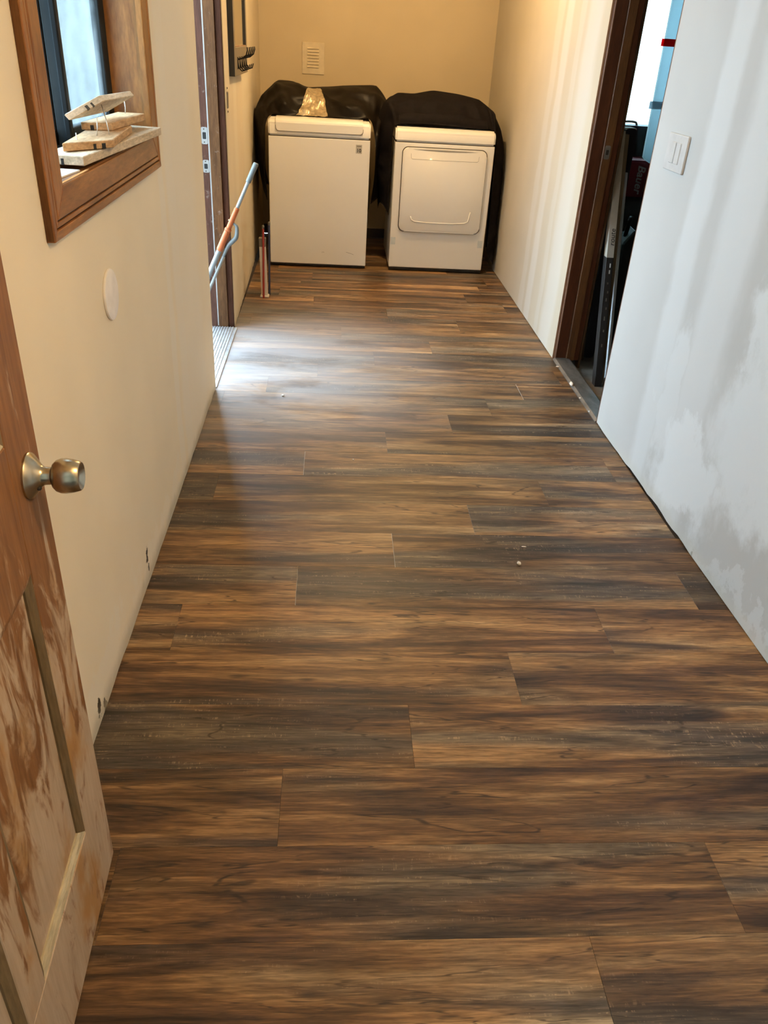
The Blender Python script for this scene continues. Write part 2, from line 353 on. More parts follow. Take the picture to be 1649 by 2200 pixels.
M['print_white'] = simple('white_print', (0.68, 0.66, 0.62), 0.7)
M['straightedge'] = simple('straightedge_aluminium', (0.80, 0.84, 0.86), 0.45, 0.25)
M['navy_plastic'] = simple('dark_navy_plastic', (0.010, 0.010, 0.018), 0.45)
M['black_plastic'] = simple('black_case_plastic', (0.010, 0.010, 0.010), 0.55)
M['green_black'] = simple('dark_teal_plastic', (0.020, 0.030, 0.031), 0.5)
M['box_red'] = simple('red_carton', (0.16, 0.010, 0.014), 0.55)
M['box_print'] = simple('silver_print', (0.36, 0.33, 0.32), 0.6)
M['door'] = sanded_door_material()
M['door_mould'] = wood('door_moulding_olive', (0.13, 0.085, 0.035), (0.22, 0.155, 0.08), (3, 3, 0.5), 9.0, 0.4)
M['door_mould_bare'] = wood('door_moulding_bare', (0.50, 0.42, 0.27), (0.62, 0.54, 0.37), (3, 0.6, 3), 9.0, 0.5)
M['lamp_glass'] = emissive('lamp_glass', (1.0, 0.72, 0.38), 3.0)
M['lamp_metal'] = simple('lamp_base_metal', (0.5, 0.45, 0.35), 0.4, 0.8)
M['hose'] = simple('grey_hose', (0.20, 0.17, 0.12), 0.6)

# ------------------------------------------------------------------ geometry helpers
WM = {}            # world matrix of each object made here
def tag(o, label, cat, group=None):
    o['label'] = label; o['category'] = cat
    if group: o['group'] = group
    return o
def structure(o, label=None):
    o['kind'] = 'structure'
    if label: o['label'] = label
    return o
def root(name, loc, rotz=0.0, label=None, cat=None, group=None, kind=None):
    e = bpy.data.objects.new(name, None); COL.objects.link(e)
    e.empty_display_size = 0.05
    mw = Matrix.Translation(loc) @ Matrix.Rotation(rotz, 4, 'Z')
    e.matrix_world = mw; WM[e] = mw
    if label: tag(e, label, cat, group)
    if kind: e['kind'] = kind
    return e
def obj(name, bm, mats, parent=None, local=False, smooth=False, label=None):
    """Link bm as ONE mesh object. World coordinates unless local=True (then in the parent's frame). Origin at bottom centre."""
    if not isinstance(mats, (list, tuple)): mats = [mats]
    if parent is not None and not local:
        bm.transform(WM[parent].inverted())
    bmesh.ops.recalc_face_normals(bm, faces=bm.faces[:])
    xs = [v.co.x for v in bm.verts]; ys = [v.co.y for v in bm.verts]; zs = [v.co.z for v in bm.verts]
    c = Vector(((min(xs) + max(xs)) / 2, (min(ys) + max(ys)) / 2, min(zs)))
    bm.transform(Matrix.Translation(-c))
    me = bpy.data.meshes.new(name); bm.to_mesh(me); bm.free()
    for m in mats: me.materials.append(M[m] if isinstance(m, str) else m)
    if smooth:
        for f in me.polygons: f.use_smooth = True
    o = bpy.data.objects.new(name, me); COL.objects.link(o)
    o.location = c
    if parent is not None:
        o.parent = parent; WM[o] = WM[parent] @ Matrix.Translation(c)
    else: WM[o] = Matrix.Translation(c)
    if label: o['label'] = label
    return o
def sharp(o, ang=0.6):
    me = o.data
    me.set_sharp_from_angle(angle=ang)
    return o
def B(): return bmesh.new()
def box(bm, x, y, z, bev=0.0, seg=1, mi=0):
    vs_ = [bm.verts.new((a, b, c)) for a in x for b in y for c in z]
    q = [(0, 1, 3, 2), (4, 6, 7, 5), (0, 4, 5, 1), (2, 3, 7, 6), (0, 2, 6, 4), (1, 5, 7, 3)]
    fs = [bm.faces.new([vs_[i] for i in f]) for f in q]
    for f in fs: f.material_index = mi
    if bev:
        es = {e for f in fs for e in f.edges}
        bmesh.ops.bevel(bm, geom=list(es), offset=bev, segments=seg, affect='EDGES', profile=0.5)
    return bm
def hexa(bm, top, bot, bev=0.0, mi=0):
    """Board from four top corners and four bottom corners."""
    t = [bm.verts.new(p) for p in top]; b = [bm.verts.new(p) for p in bot]
    fs = [bm.faces.new(t), bm.faces.new(b[::-1])]
    for i in range(4):
        j = (i + 1) % 4
        fs.append(bm.faces.new((t[i], b[i], b[j], t[j])))
    for f in fs: f.material_index = mi
    if bev: bmesh.ops.bevel(bm, geom=list({e for f in fs for e in f.edges}), offset=bev, segments=1, affect='EDGES')
    return bm
def prism(bm, poly, axis, a, b, bev=0.0, mi=0):
    """Extrude a 2D polygon along an axis ('x': poly=(y,z), 'y': poly=(x,z), 'z': poly=(x,y))."""
    def P3(p, t):
        return {'x': (t, p[0], p[1]), 'y': (p[0], t, p[1]), 'z': (p[0], p[1], t)}[axis]
    va = [bm.verts.new(P3(p, a)) for p in poly]; vb = [bm.verts.new(P3(p, b)) for p in poly]
    fs = [bm.faces.new(va), bm.faces.new(vb[::-1])]
    n = len(poly)
    for i in range(n): fs.append(bm.faces.new((va[i], vb[i], vb[(i + 1) % n], va[(i + 1) % n])))
    for f in fs: f.material_index = mi
    if bev:
        es = [e for e in fs[1].edges]
        bmesh.ops.bevel(bm, geom=es, offset=bev, segments=2, affect='EDGES', profile=0.5)
    return bm
def rrect(x0, x1, z0, z1, r, n=6):
    pts = []
    for cx, cz, a0 in ((x1 - r, z1 - r, 0), (x0 + r, z1 - r, 90), (x0 + r, z0 + r, 180), (x1 - r, z0 + r, 270)):
        for i in range(n + 1):
            a = math.radians(a0 + 90 * i / n); pts.append((cx + r * math.cos(a), cz + r * math.sin(a)))
    return pts
def tube(bm, path, r, seg=10, caps=True, mi=0):
    path = [Vector(p) for p in path]; n = len(path)
    rr = r if isinstance(r, (list, tuple)) else [r] * n
    rings = []; prev = None
    for i, p in enumerate(path):
        d = (path[min(i + 1, n - 1)] - path[max(i - 1, 0)]).normalized()
        a = prev - d * prev.dot(d) if prev is not None else d.orthogonal()
        if a.length < 1e-6: a = d.orthogonal()
        a.normalize(); prev = a; b = d.cross(a)
        rings.append([bm.verts.new(p + (a * math.cos(2 * math.pi * k / seg) + b * math.sin(2 * math.pi * k / seg)) * rr[i]) for k in range(seg)])
    for i in range(n - 1):
        for k in range(seg):
            f = bm.faces.new((rings[i][k], rings[i][(k + 1) % seg], rings[i + 1][(k + 1) % seg], rings[i + 1][k])); f.material_index = mi
    if caps:
        bm.faces.new(rings[0][::-1]).material_index = mi; bm.faces.new(rings[-1]).material_index = mi
    return bm
def lathe(bm, prof, mat4, seg=40):
    """prof = (distance along axis, radius); axis is +X of mat4."""
    rings = []
    for t, r in prof:
        rings.append([bm.verts.new(mat4 @ Vector((t, max(r, 1e-4) * math.cos(2 * math.pi * k / seg), max(r, 1e-4) * math.sin(2 * math.pi * k / seg)))) for k in range(seg)])
    for i in range(len(rings) - 1):
        for k in range(seg): bm.faces.new((rings[i][k], rings[i][(k + 1) % seg], rings[i + 1][(k + 1) % seg], rings[i + 1][k]))
    bm.faces.new(rings[0][::-1]); bm.faces.new(rings[-1])
    return bm
def text_bm(body, size, mat4, extrude=0.0004, italic=0.0, bold=False):
    cu = bpy.data.curves.new('lettering', 'FONT'); cu.body = body; cu.size = size; cu.extrude = extrude
    cu.align_x = 'CENTER'; cu.align_y = 'CENTER'; cu.shear = italic; cu.resolution_u = 3
    if bold: cu.offset = size * 0.022
    o = bpy.data.objects.new('lettering', cu); COL.objects.link(o)
    dg = bpy.context.evaluated_depsgraph_get()
    me = bpy.data.meshes.new_from_object(o.evaluated_get(dg))
    bm = bmesh.new(); bm.from_mesh(me); bm.transform(mat4)
    bpy.data.objects.remove(o); bpy.data.curves.remove(cu); bpy.data.meshes.remove(me)
    return bm

# ------------------------------------------------------------------ the shell
XL = -0.526                    # left wall plane near the camera
LD0, LD1 = 3.49, 4.42          # outside doorway in the left wall
RD0, RD1 = 3.22, 4.065         # doorway in the right wall
YB = 6.95                      # back wall
CEIL = 2.44
WT = 0.125

def slab(bm, p, q, thick, z0, z1, side, ragged=0.0, step=0.05):
    """Upright wall slab from p to q (x,y) whose visible face is p-q; the thickness goes to 'side'."""
    p = Vector((*p, 0)); q = Vector((*q, 0)); d = q - p; n = max(1, int(d.length / step)) if ragged else 1
    nrm = Vector((side * thick, 0, 0)) if abs(d.y) > abs(d.x) else Vector((0, side * thick, 0))
    cols = []
    for i in range(n + 1):
        c = p + d * i / n
        zb = z0 + (ragged * max(0.0, noise.noise(Vector((c.y * 9.0, side * 3.1, 0.3)))) if ragged else 0.0)
        cols.append((bm.verts.new((c.x, c.y, zb)), bm.verts.new((c.x, c.y, z1)), bm.verts.new((c.x + nrm.x, c.y + nrm.y, zb)), bm.verts.new((c.x + nrm.x, c.y + nrm.y, z1))))
    for a, b in zip(cols[:-1], cols[1:]):
        bm.faces.new((a[0], b[0], b[1], a[1])); bm.faces.new((a[2], a[3], b[3], b[2]))
        bm.faces.new((a[1], b[1], b[3], a[3])); bm.faces.new((a[0], a[2], b[2], b[0]))
    for c in (cols[0], cols[-1]): bm.faces.new((c[0], c[1], c[3], c[2]))
    return bm

WY0, WY1, WZ0, WZ1 = 1.625, 2.50, 1.165, 2.02     # window opening in the left wall
bm = B()
slab(bm, (XL, 0.17), (XL, WY0), 0.098, 0.002, CEIL, -1, 0.012)
slab(bm, (XL, WY0), (XL, WY1), 0.098, 0.002, WZ0 - 0.01, -1, 0.012)
slab(bm, (XL, WY0), (XL, WY1), 0.098, WZ1, CEIL, -1)
slab(bm, (XL, WY1), (XL, LD0), 0.098, 0.002, CEIL, -1, 0.012)
slab(bm, (XL, LD0), (-0.538, LD1), 0.098, 2.07, CEIL, -1)
wall_left = structure(obj('wall_left', bm, 'wall_left'), 'cream painted drywall with filler strip, window and doorway')
bm = slab(B(), (-0.538, LD1), (-0.577, YB), WT, 0.002, CEIL, -1, 0.02)
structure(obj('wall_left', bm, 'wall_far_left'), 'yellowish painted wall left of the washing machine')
XRN = 1.252
bm = slab(B(), (XRN, 0.17), (1.206, RD0), WT, 0.003, CEIL, 1, 0.014)
slab(bm, (1.206, RD0), (1.204, RD1), WT, 2.07, CEIL, 1)
structure(obj('wall_right', bm, 'wall_right'), 'grey primed drywall with white filler patches')
bm = slab(B(), (1.203, RD1), (1.207, YB), WT, 0.004, CEIL, 1, 0.0)
structure(obj('wall_right', bm, 'wall_far_right'), 'cream drywall with pale filler streaks right of the dryer')
bm = slab(B(), (-0.72, YB), (1.36, YB), WT, 0.0, CEIL, 1)
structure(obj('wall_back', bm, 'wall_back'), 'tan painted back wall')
structure(obj('ceiling', box(B(), (-0.72, 1.36), (0.05, YB + 0.1), (CEIL, CEIL + 0.1)), 'ceiling'))
structure(obj('baseboard_back', box(B(), (-0.57, 1.2), (YB - 0.016, YB - 0.001), (0.001, 0.075), 0.003), 'dark_trim'))
# entry wall behind the open door, and the room the photographer stands in
bm = slab(B(), (0.47, 0.17), (1.36, 0.17), WT, 0.0, CEIL, -1)
slab(bm, (-0.65, 0.17), (-0.395, 0.17), WT, 0.0, CEIL, -1)
slab(bm, (-0.395, 0.17), (0.47, 0.17), WT, 2.06, CEIL, -1)
structure(obj('wall_front', bm, 'shellwall'))
bm = slab(B(), (-1.7, 0.045), (-1.7, -0.42), 0.1, -0.01, CEIL, -1)
slab(bm, (-1.7, -1.78), (-1.7, -2.4), 0.1, -0.01, CEIL, -1)
slab(bm, (-1.7, -0.42), (-1.7, -1.78), 0.1, -0.01, 0.77, -1); slab(bm, (-1.7, -0.42), (-1.7, -1.78), 0.1, 2.13, CEIL, -1)
slab(bm, (2.2, 0.045), (2.2, -2.4), 0.1, -0.01, CEIL, 1)
slab(bm, (-1.8, -2.4), (2.3, -2.4), 0.1, -0.01, CEIL, -1)
slab(bm, (-1.7, 0.045), (-0.65, 0.045), 0.1, -0.01, CEIL, 1); slab(bm, (1.36, 0.045), (2.2, 0.045), 0.1, -0.01, CEIL, 1)
structure(obj('wall_entry_room', bm, 'shellwall'))
structure(obj('ceiling_entry_room', box(B(), (-1.8, 2.3), (-2.5, 0.05), (CEIL, CEIL + 0.1)), 'ceiling'))
structure(obj('floor_entry_room', box(B(), (-1.8, 2.3), (-2.5, 0.045), (-0.06, -0.001)), 'subfloor'))

# floor: sub-floor with loose-laid vinyl planks, every plank a piece
floor = structure(obj('floor', box(B(), (-0.64, 1.30), (0.046, YB), (-0.06, -0.0065)), 'subfloor'), 'dark brown wood-look plank floor')
PITCH, Y0, PL = 0.2017, 1.0525, 1.22
joints = {-2: .51, -1: .817, 0: -.088, 1: .213, 2: .505, 3: .808, 4: -.087, 5: .22, 6: .507, 7: .814, 8: -.092, 9: .241, 10: .534, 11: .737, 12: .925,
          13: -.06, 14: .23, 15: .55, 16: .062, 17: .756, 18: .344, 19: -.11, 20: .884, 21: -.208, 22: 1.087}
pale = {4, 5, 8, 12}
def plank(x0, x1, y0, y1, pl):
    bm = B(); z1 = random.uniform(-0.0004, 0.0)
    g, e = 0.00015, 0.0004
    box(bm, (x0 + g, x1 - g), (y0 + g, y1 - g), (-0.0062, z1))
    es = [ed for ed in bm.edges if all(v.co.z > -0.003 for v in ed.verts)]
    bmesh.ops.bevel(bm, geom=es, offset=e, segments=1, affect='EDGES')
    if pl is not None:
        for f in bm.faces:
            c = f.calc_center_median(); n = f.normal
            f.normal_update()
            if abs(f.normal.x) > 0.3 and (abs(c.x - pl) < 0.004): f.material_index = 1
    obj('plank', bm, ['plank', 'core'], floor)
for k in range(-5, 30):
    ya = Y0 + k * PITCH; yb = min(ya + PITCH, YB - 0.003)
    if ya >= YB - 0.02: break
    ya = max(ya, 0.05)
    if yb - ya < 0.01: continue
    j = joints.get(k, (k * 0.306 + 0.2) % PL - 0.3)
    cuts = []
    x = j
    while x > -0.60: x -= PL
    x += PL
    while x < 1.27:
        cuts.append(x); x += PL
    lo, hi = -0.52, 1.20
    if ya < RD0: hi = 1.214
    if k == 17 or k == 16: pass
    pts = [-0.531 if ya < LD0 else -0.54] + [c for c in cuts if -0.50 < c < 1.17] + [1.236 if ya < 2.2 else 1.212]
    for a, b in zip(pts[:-1], pts[1:]): plank(a, b, ya, yb, j if k in pale else None)

# ------------------------------------------------------------------ outside doorway on the left (far jamb, threshold, paving)
d1 = root('door_1', (-0.6, LD1, 0), kind='structure')
d1['label'] = 'brown wooden outside doorway with metal threshold'
obj('jamb', box(B(), (-0.70, -0.6275), (LD1 - 0.012, LD1 + 0.02), (0.0, 2.07), 0.001), 'jamb_purple', d1)
obj('weatherstrip', box(B(), (-0.6300, -0.6240), (LD1 - 0.020, LD1 - 0.008), (0.01, 2.05), 0.001), 'weatherstrip', d1)
obj('door_stop', box(B(), (-0.6235, -0.5715), (LD1 - 0.026, LD1 + 0.01), (0.0, 2.07), 0.0015), 'jamb_wood', d1)
obj('jamb', box(B(), (-0.571, -0.541), (LD1 - 0.016, LD1 + 0.01), (0.0, 2.07), 0.002), 'jamb_maroon', d1)
obj('jamb', box(B(), (-0.70, -0.532), (LD0 - 0.006, LD0 + 0.012), (0.0, 2.07), 0.001), 'jamb_wood', d1)
obj('head_jamb', box(B(), (-0.70, -0.532), (LD0, LD1), (2.05, 2.075), 0.001), 'jamb_wood', d1)
for zc, h in ((0.978, 0.078), (0.836, 0.060)):
    bm = B(); poly = rrect(-0.663, -0.633, zc - h / 2, zc + h / 2, 0.006, 3)
    prism(bm, poly, 'y', LD1 - 0.0115, LD1 - 0.0145)
    s = obj('strike_plate', bm, 'steel', d1, label='silver strike plate')
    obj('latch_hole', prism(B(), rrect(-0.657, -0.640, zc - h * 0.2, zc + h * 0.2, 0.003, 3), 'y', LD1 - 0.0142, LD1 - 0.0150), 'ink', s)
    for zz in (zc - h * 0.38, zc + h * 0.38):
        obj('screw', lathe(B(), [(0, 0.003), (0.001, 0.0025)], Matrix.Translation((-0.650, LD1 - 0.0144, zz)) @ Matrix.Rotation(-math.pi / 2, 4, 'Z'), 10), 'screw', s)
th = structure(obj('trim_1', box(B(), (-0.80, -0.523), (LD0 + 0.012, LD1 - 0.027), (-0.02, 0.006), 0.002), 'alu'), 'ridged aluminium threshold of the outside door')
for i in range(9):
    x = -0.665 + i * 0.0145
    obj('ridge', box(B(), (x, x + 0.007), (LD0 + 0.015, LD1 - 0.029), (0.0055, 0.0095), 0.001), 'alu', th)
w3 = root('window_2', (-1.75, -1.1, 0.77), kind='structure'); w3['label'] = 'white framed window added to the unseen entry room for daylight'
for (a, b, c, d) in ((-0.46, -0.42, 0.77, 2.13), (-1.78, -1.74, 0.77, 2.13), (-1.74, -0.46, 0.77, 0.81), (-1.74, -0.46, 2.09, 2.13), (-1.115, -1.085, 0.81, 2.09)):
    obj('window_frame', box(B(), (-1.79, -1.74), (a, b), (c, d)), 'white_plastic', w3)
# the outside door, hinged on the near jamb and standing open outwards
OD = root('outside_door', (-0.70, 3.47, -0.06), 0, 'weathered pale blue-white outside door standing open beyond the window', 'door')
obj('leaf', box(B(), (-1.60, -0.70), (3.452, 3.492), (-0.06, 2.0), 0.002), 'weathered_door', OD)
for zz in (0.15, 1.05, 1.85): obj('hinge', tube(B(), [(-0.694, 3.498, zz - 0.05), (-0.694, 3.498, zz + 0.05)], 0.007, 10), 'steel', OD)
obj('door_handle', lathe(B(), [(0.0, 0.03), (0.006, 0.028), (0.02, 0.012), (0.03, 0.012), (0.035, 0.024), (0.055, 0.024), (0.06, 0.002)], Matrix.Translation((-1.54, 3.452, 0.97)) @ Matrix.Rotation(-math.pi / 2, 4, 'Z'), 24), 'satin_brass', OD, smooth=True)
structure(obj('ground_outside', box(B(), (-9, -0.66), (-4, 14), (-0.14, -0.09)), 'yard'))

# ------------------------------------------------------------------ doorway on the right
d2 = root('door_2', (1.28, RD1, 0), kind='structure')
d2['label'] = 'dark red-brown door frame to the workshop'
JY = RD1
obj('drywall_edge', box(B(), (1.203, 1.212), (JY - 0.003, JY + 0.004), (0.0, 2.07)), 'raw_edge', d2)
obj('jamb', box(B(), (1.212, 1.272), (JY - 0.012, JY + 0.01), (0.0, 2.07), 0.0015), 'jamb_red', d2)
obj('door_stop', box(B(), (1.273, 1.316), (JY - 0.022, JY + 0.01), (0.0, 2.07), 0.002), 'jamb_orange', d2)
obj('jamb', box(B(), (1.316, 1.345), (JY - 0.012, JY + 0.01), (0.0, 2.07), 0.0015), 'jamb_red', d2)
obj('jamb_bead', box(B(), (1.2125, 1.2185), (JY - 0.0145, JY - 0.010), (0.0, 2.07), 0.001), 'raw_edge', d2)
obj('jamb', box(B(), (1.208, 1.345), (RD0 + 0.0015, RD0 + 0.014), (0.0, 2.07), 0.001), 'jamb_red', d2)
obj('drywall_edge', box(B(), (1.2066, 1.214), (RD0 + 0.0005, RD0 + 0.003), (0.0, 2.07)), 'raw_edge', d2)
obj('head_jamb', box(B(), (1.208, 1.345), (RD0, RD1), (2.05, 2.075), 0.001), 'jamb_red', d2)
bm = prism(B(), rrect(1.281, 1.306, 1.005, 1.065, 0.006, 3), 'y', JY - 0.0215, JY - 0.0245)
s = obj('strike_plate', bm, 'alu_dark', d2, label='tarnished strike plate')
obj('latch_hole', prism(B(), rrect(1.287, 1.300, 1.024, 1.046, 0.003, 3), 'y', JY - 0.0243, JY - 0.0250), 'ink', s)
bm = B(); prism(bm, [(1.203, -0.02), (1.203, 0.004), (1.214, 0.012), (1.288, 0.012), (1.298, 0.006), (1.298, -0.02)], 'y', RD0 + 0.014, JY - 0.013)
structure(obj('trim_2', bm, 'alu_dark'), 'dirty dark metal threshold to the workshop')
# workshop room beyond
WX1, WY1R = 3.1, 5.75
bm = B()
slab(bm, (WX1, 1.9), (WX1, WY1R), 0.1, -0.13, CEIL, 1)
slab(bm, (1.33, 1.9), (WX1 + 0.1, 1.9), 0.1, -0.13, CEIL, -1)
VX0, VX1, VZ0, VZ1 = 1.62, 2.75, 0.62, 2.15
for (a, b, z0, z1) in ((1.32, VX0, -0.13, CEIL), (VX1, WX1 + 0.1, -0.13, CEIL), (VX0, VX1, -0.13, VZ0), (VX0, VX1, VZ1, CEIL)):
    slab(bm, (a, WY1R), (b, WY1R), 0.1, z0, z1, 1)
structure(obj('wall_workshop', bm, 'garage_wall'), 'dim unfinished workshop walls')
structure(obj('floor_workshop', box(B(), (1.30, WX1 + 0.1), (1.8, WY1R + 0.1), (-0.13, -0.05)), 'concrete'))
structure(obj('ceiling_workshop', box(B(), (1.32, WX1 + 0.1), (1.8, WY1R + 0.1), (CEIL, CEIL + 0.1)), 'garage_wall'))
structure(obj('ground_behind', box(B(), (-9, 12), (7.1, 20), (-0.25, -0.2)), 'yard'))

# ------------------------------------------------------------------ window in the left wall
w1 = root('window_1', (XL - 0.06, (WY0 + WY1) / 2, WZ0), kind='structure')
w1['label'] = 'orange-brown wood cased window with black sliding sashes'
CF = XL + 0.017               # casing face
CW = 0.088
def casing_bar(name, rail, lo, hi, a, b, zdir, mat, t0=XL + 0.0005, t1=CF):
    pass
oy0, oy1, oz0, oz1 = WY0 - CW + 0.005, WY1 + CW - 0.018, WZ0 - CW, WZ1 + CW
def frame_ring(name, ins0, ins1, t1, m_v, m_h, bev=0.002):
    """Four mitred bars between the outer rectangle inset by ins0 and by ins1."""
    O = [(oy0 + ins0, oz0 + ins0), (oy1 - ins0, oz0 + ins0), (oy1 - ins0, oz1 - ins0), (oy0 + ins0, oz1 - ins0)]
    I = [(oy0 + ins1, oz0 + ins1), (oy1 - ins1, oz0 + ins1), (oy1 - ins1, oz1 - ins1), (oy0 + ins1, oz1 - ins1)]
    for i in range(4):
        j = (i + 1) % 4
        bm = B(); prism(bm, [O[i], O[j], I[j], I[i]], 'x', XL + 0.0006, t1, bev)
        obj(name, bm, m_h if i in (0, 2) else m_v, w1)
frame_ring('casing_edge_bead', 0.0, 0.017, CF, 'window_wood', 'window_wood_y')
frame_ring('casing_groove', 0.016, 0.0215, CF - 0.006, 'groove', 'groove', 0.0)
frame_ring('casing_cove', 0.0215, 0.030, CF - 0.001, 'window_wood', 'window_wood_y', 0.001)
frame_ring('casing_groove', 0.0295, 0.034, CF - 0.005, 'groove', 'groove', 0.0)
frame_ring('casing_board', 0.0335, 0.088, CF, 'window_wood', 'window_wood_y', 0.003)
obj('casing_side', box(B(), (XL + 0.001, CF - 0.0035), (oy0 - 0.0008, oy0 + 0.002), (oz0 + 0.002, oz1)), 'jamb_wood', w1)
# jamb liners and the sill board inside the opening
DX = XL - 0.106
obj('sill_board', box(B(), (DX, CF - 0.004), (WY0 - 0.01, WY1 + 0.01), (WZ0 - 0.012, WZ0 + 0.003), 0.002), 'window_wood_y', w1)
obj('jamb_liner', box(B(), (DX, CF - 0.010), (WY1 - 0.004, WY1 + 0.012), (WZ0 + 0.003, WZ1)), 'window_wood', w1)
obj('jamb_liner', box(B(), (DX, CF - 0.010), (WY0 - 0.012, WY0 + 0.004), (WZ0 + 0.003, WZ1)), 'window_wood', w1)
obj('head_liner', box(B(), (DX, CF - 0.010), (WY0, WY1), (WZ1 - 0.004, WZ1 + 0.012)), 'window_wood_y', w1)
SX = XL - 0.092               # sash plane
obj('sash_track', box(B(), (SX - 0.05, SX + 0.012), (WY0 + 0.004, WY1 - 0.004), (WZ0 + 0.003, WZ0 + 0.020), 0.002), 'black_frame', w1)
obj('sash_track', box(B(), (SX - 0.05, SX + 0.012), (WY0 + 0.004, WY1 - 0.004), (WZ1 - 0.03, WZ1 - 0.004), 0.002), 'black_frame', w1)
def sash(y0, y1, x, st, mat):
    sroot = B()
    z0, z1 = WZ0 + 0.018, WZ1 - 0.028
    for (a, b, c, d) in ((y0, y0 + st, z0, z1), (y1 - st, y1, z0, z1), (y0 + st, y1 - st, z0, z0 + 0.035), (y0 + st, y1 - st, z1 - 0.035, z1)):
        box(sroot, (x - 0.014, x + 0.008), (a, b), (c, d), 0.002)
    s = obj('sash', sroot, mat, w1)
    obj('pane', box(B(), (x - 0.005, x - 0.001), (y0 + st - 0.003, y1 - st + 0.003), (z0 + 0.03, z1 - 0.03)), 'dusty_glass', s)
sash(2.035, WY1 - 0.005, SX, 0.055, 'grey_frame')
sash(WY0 + 0.005, 2.095, SX - 0.024, 0.06, 'black_frame')
obj('sash_pull', box(B(), (SX + 0.008, SX + 0.022), (2.02, 2.034), (WZ0 + 0.03, WZ1 - 0.05), 0.003), 'black_frame', w1)

# ------------------------------------------------------------------ offcuts of trim with nails on the sill
def board(label, top, th, mat, notches=(), nails=()):
    t = [Vector(p) for p in top]; n = (t[1] - t[0]).cross(t[3] - t[0]).normalized()
    if n.z < 0: n = -n
    bt = [p - n * th for p in t]
    c = sum(t, Vector()) / 4
    r = root('board_offcut', (c.x, c.y, min(p.z for p in bt)), 0, label, 'wood offcut', 'trim offcuts on the window sill')
    bm = B(); hexa(bm, t, bt, 0.0015); o = obj('board', bm, mat, r)
    for (e, f, w) in notches:     # saw kerfs in edge e at fraction f
        a, b = t[e], t[(e + 1) % 4]; d = (b - a).normalized(); p = a.lerp(b, f); inw = (c - p); inw = (inw - d * inw.dot(d) - n * inw.dot(n)).normalized()
        q = [p - d * w - inw * 0.0006 - n * th * 0.35, p + d * w - inw * 0.0006 - n * th * 0.35, p + d * w + inw * 0.003 - n * th * 0.35, p - d * w + inw * 0.003 - n * th * 0.35]
        bm = B(); hexa(bm, q, [v - n * th * 0.67 for v in q]); obj('kerf', bm, 'ink', r)
    for (p, q) in nails:
        p, q = Vector(p), Vector(q); m_ = (p + q) / 2 + Vector((0.001, 0.0015, 0))
        obj('nail', tube(B(), [p, m_, q], 0.0013, 6), 'steel', r, smooth=True)
    return r
z1 = 1.1955
board('long pale rough board lying lowest on the window sill', [(-0.510, 1.79, z1), (-0.474, 2.43, z1), (-0.558, 2.445, z1), (-0.600, 1.80, z1)], 0.0185, 'rough_board',
      [(3, 0.32, 0.004), (3, 0.50, 0.003)], [((-0.553, 1.90, z1 - 0.004), (-0.550, 1.897, z1 + 0.032))])
z2 = 1.2135
board('short reddish board with bent nails resting on the long pale board', [(-0.484, 1.938, z2), (-0.512, 2.252, z2), (-0.586, 2.10, z2), (-0.562, 1.831, z2)], 0.0165, 'rough_board2',
      [(3, 0.62, 0.0035), (3, 0.80, 0.005)], [((-0.533, 1.994, z2 - 0.003), (-0.527, 1.99, z2 + 0.038)), ((-0.516, 2.040, z2 - 0.003), (-0.5335, 2.066, 1.2735))])
z3 = 1.2305
board('orange board lying across the reddish board, second from the top of the pile', [(-0.524, 2.106, z3), (-0.5075, 2.395, z3), (-0.579, 2.400, z3), (-0.5925, 2.091, z3)], 0.0165, 'rough_board2',
      [(3, 0.35, 0.004)], [((-0.553, 2.372, z3 - 0.003), (-0.551, 2.368, 1.2625))])
board('tilted notched board on top of the offcut pile', [(-0.567, 1.886, 1.2625), (-0.534, 2.055, 1.291), (-0.539, 2.391, 1.283), (-0.572, 2.222, 1.2545)], 0.0150, 'rough_board',
      [(0, 0.55, 0.006), (0, 0.70, 0.004)])
bm = hexa(B(), [(-0.530, 1.64, 1.1715), (-0.518, 1.78, 1.1715), (-0.60, 1.79, 1.1715), (-0.605, 1.64, 1.1715)], [(-0.530, 1.64, 1.1680), (-0.518, 1.78, 1.1680), (-0.60, 1.79, 1.1680), (-0.605, 1.64, 1.1680)], 0.0005)
tag(obj('shim', bm, 'white_strip'), 'thin white strip lying flat on the near end of the window sill', 'wood shim')

# ------------------------------------------------------------------ small things on the left wall
c = Matrix.Translation((XL, 1.915, 0.878))
pl = obj('blank_cover_plate', lathe(B(), [(0.0003, 0.058), (0.003, 0.0595), (0.006, 0.0585), (0.0075, 0.054), (0.0078, 0.02)], c, 56), 'white_plastic')
tag(pl, 'round white blank cover plate on the wall below the window', 'cover plate'); sharp(pl, 0.9)

# mirror with hooks, on the far left wall (the wall leans a little)
def lx(y): return -0.538 + (y - LD1) * (-0.039 / (YB - LD1))
mr = root('wall_mirror', (lx(5.05), 5.05, 1.23), 0, 'tall black framed mirror with coat hooks on left wall', 'mirror')
my0, my1, mz0, mz1 = 4.66, 5.33, 1.235, 2.1
MXB, MXF = -0.545, -0.512
for (a, b, c_, d_) in ((my0, my0 + 0.05, mz0, mz1), (my1 - 0.05, my1, mz0, mz1), (my0 + 0.05, my1 - 0.05, mz0, mz0 + 0.13), (my0 + 0.05, my1 - 0.05, mz1 - 0.05, mz1)):
    bm = box(B(), (MXB, MXF), (a, b), (c_, d_), 0.0015)
    for f in bm.faces:
        f.normal_update()
        if f.normal.x > 0.7: f.material_index = 1
    obj('frame_bar', bm, ['mirror_frame', 'frame_grey'], mr)
obj('mirror_glass', box(B(), (MXB + 0.004, MXF - 0.010), (my0 + 0.048, my1 - 0.048), (mz0 + 0.128, mz1 - 0.048)), 'mirror', mr)
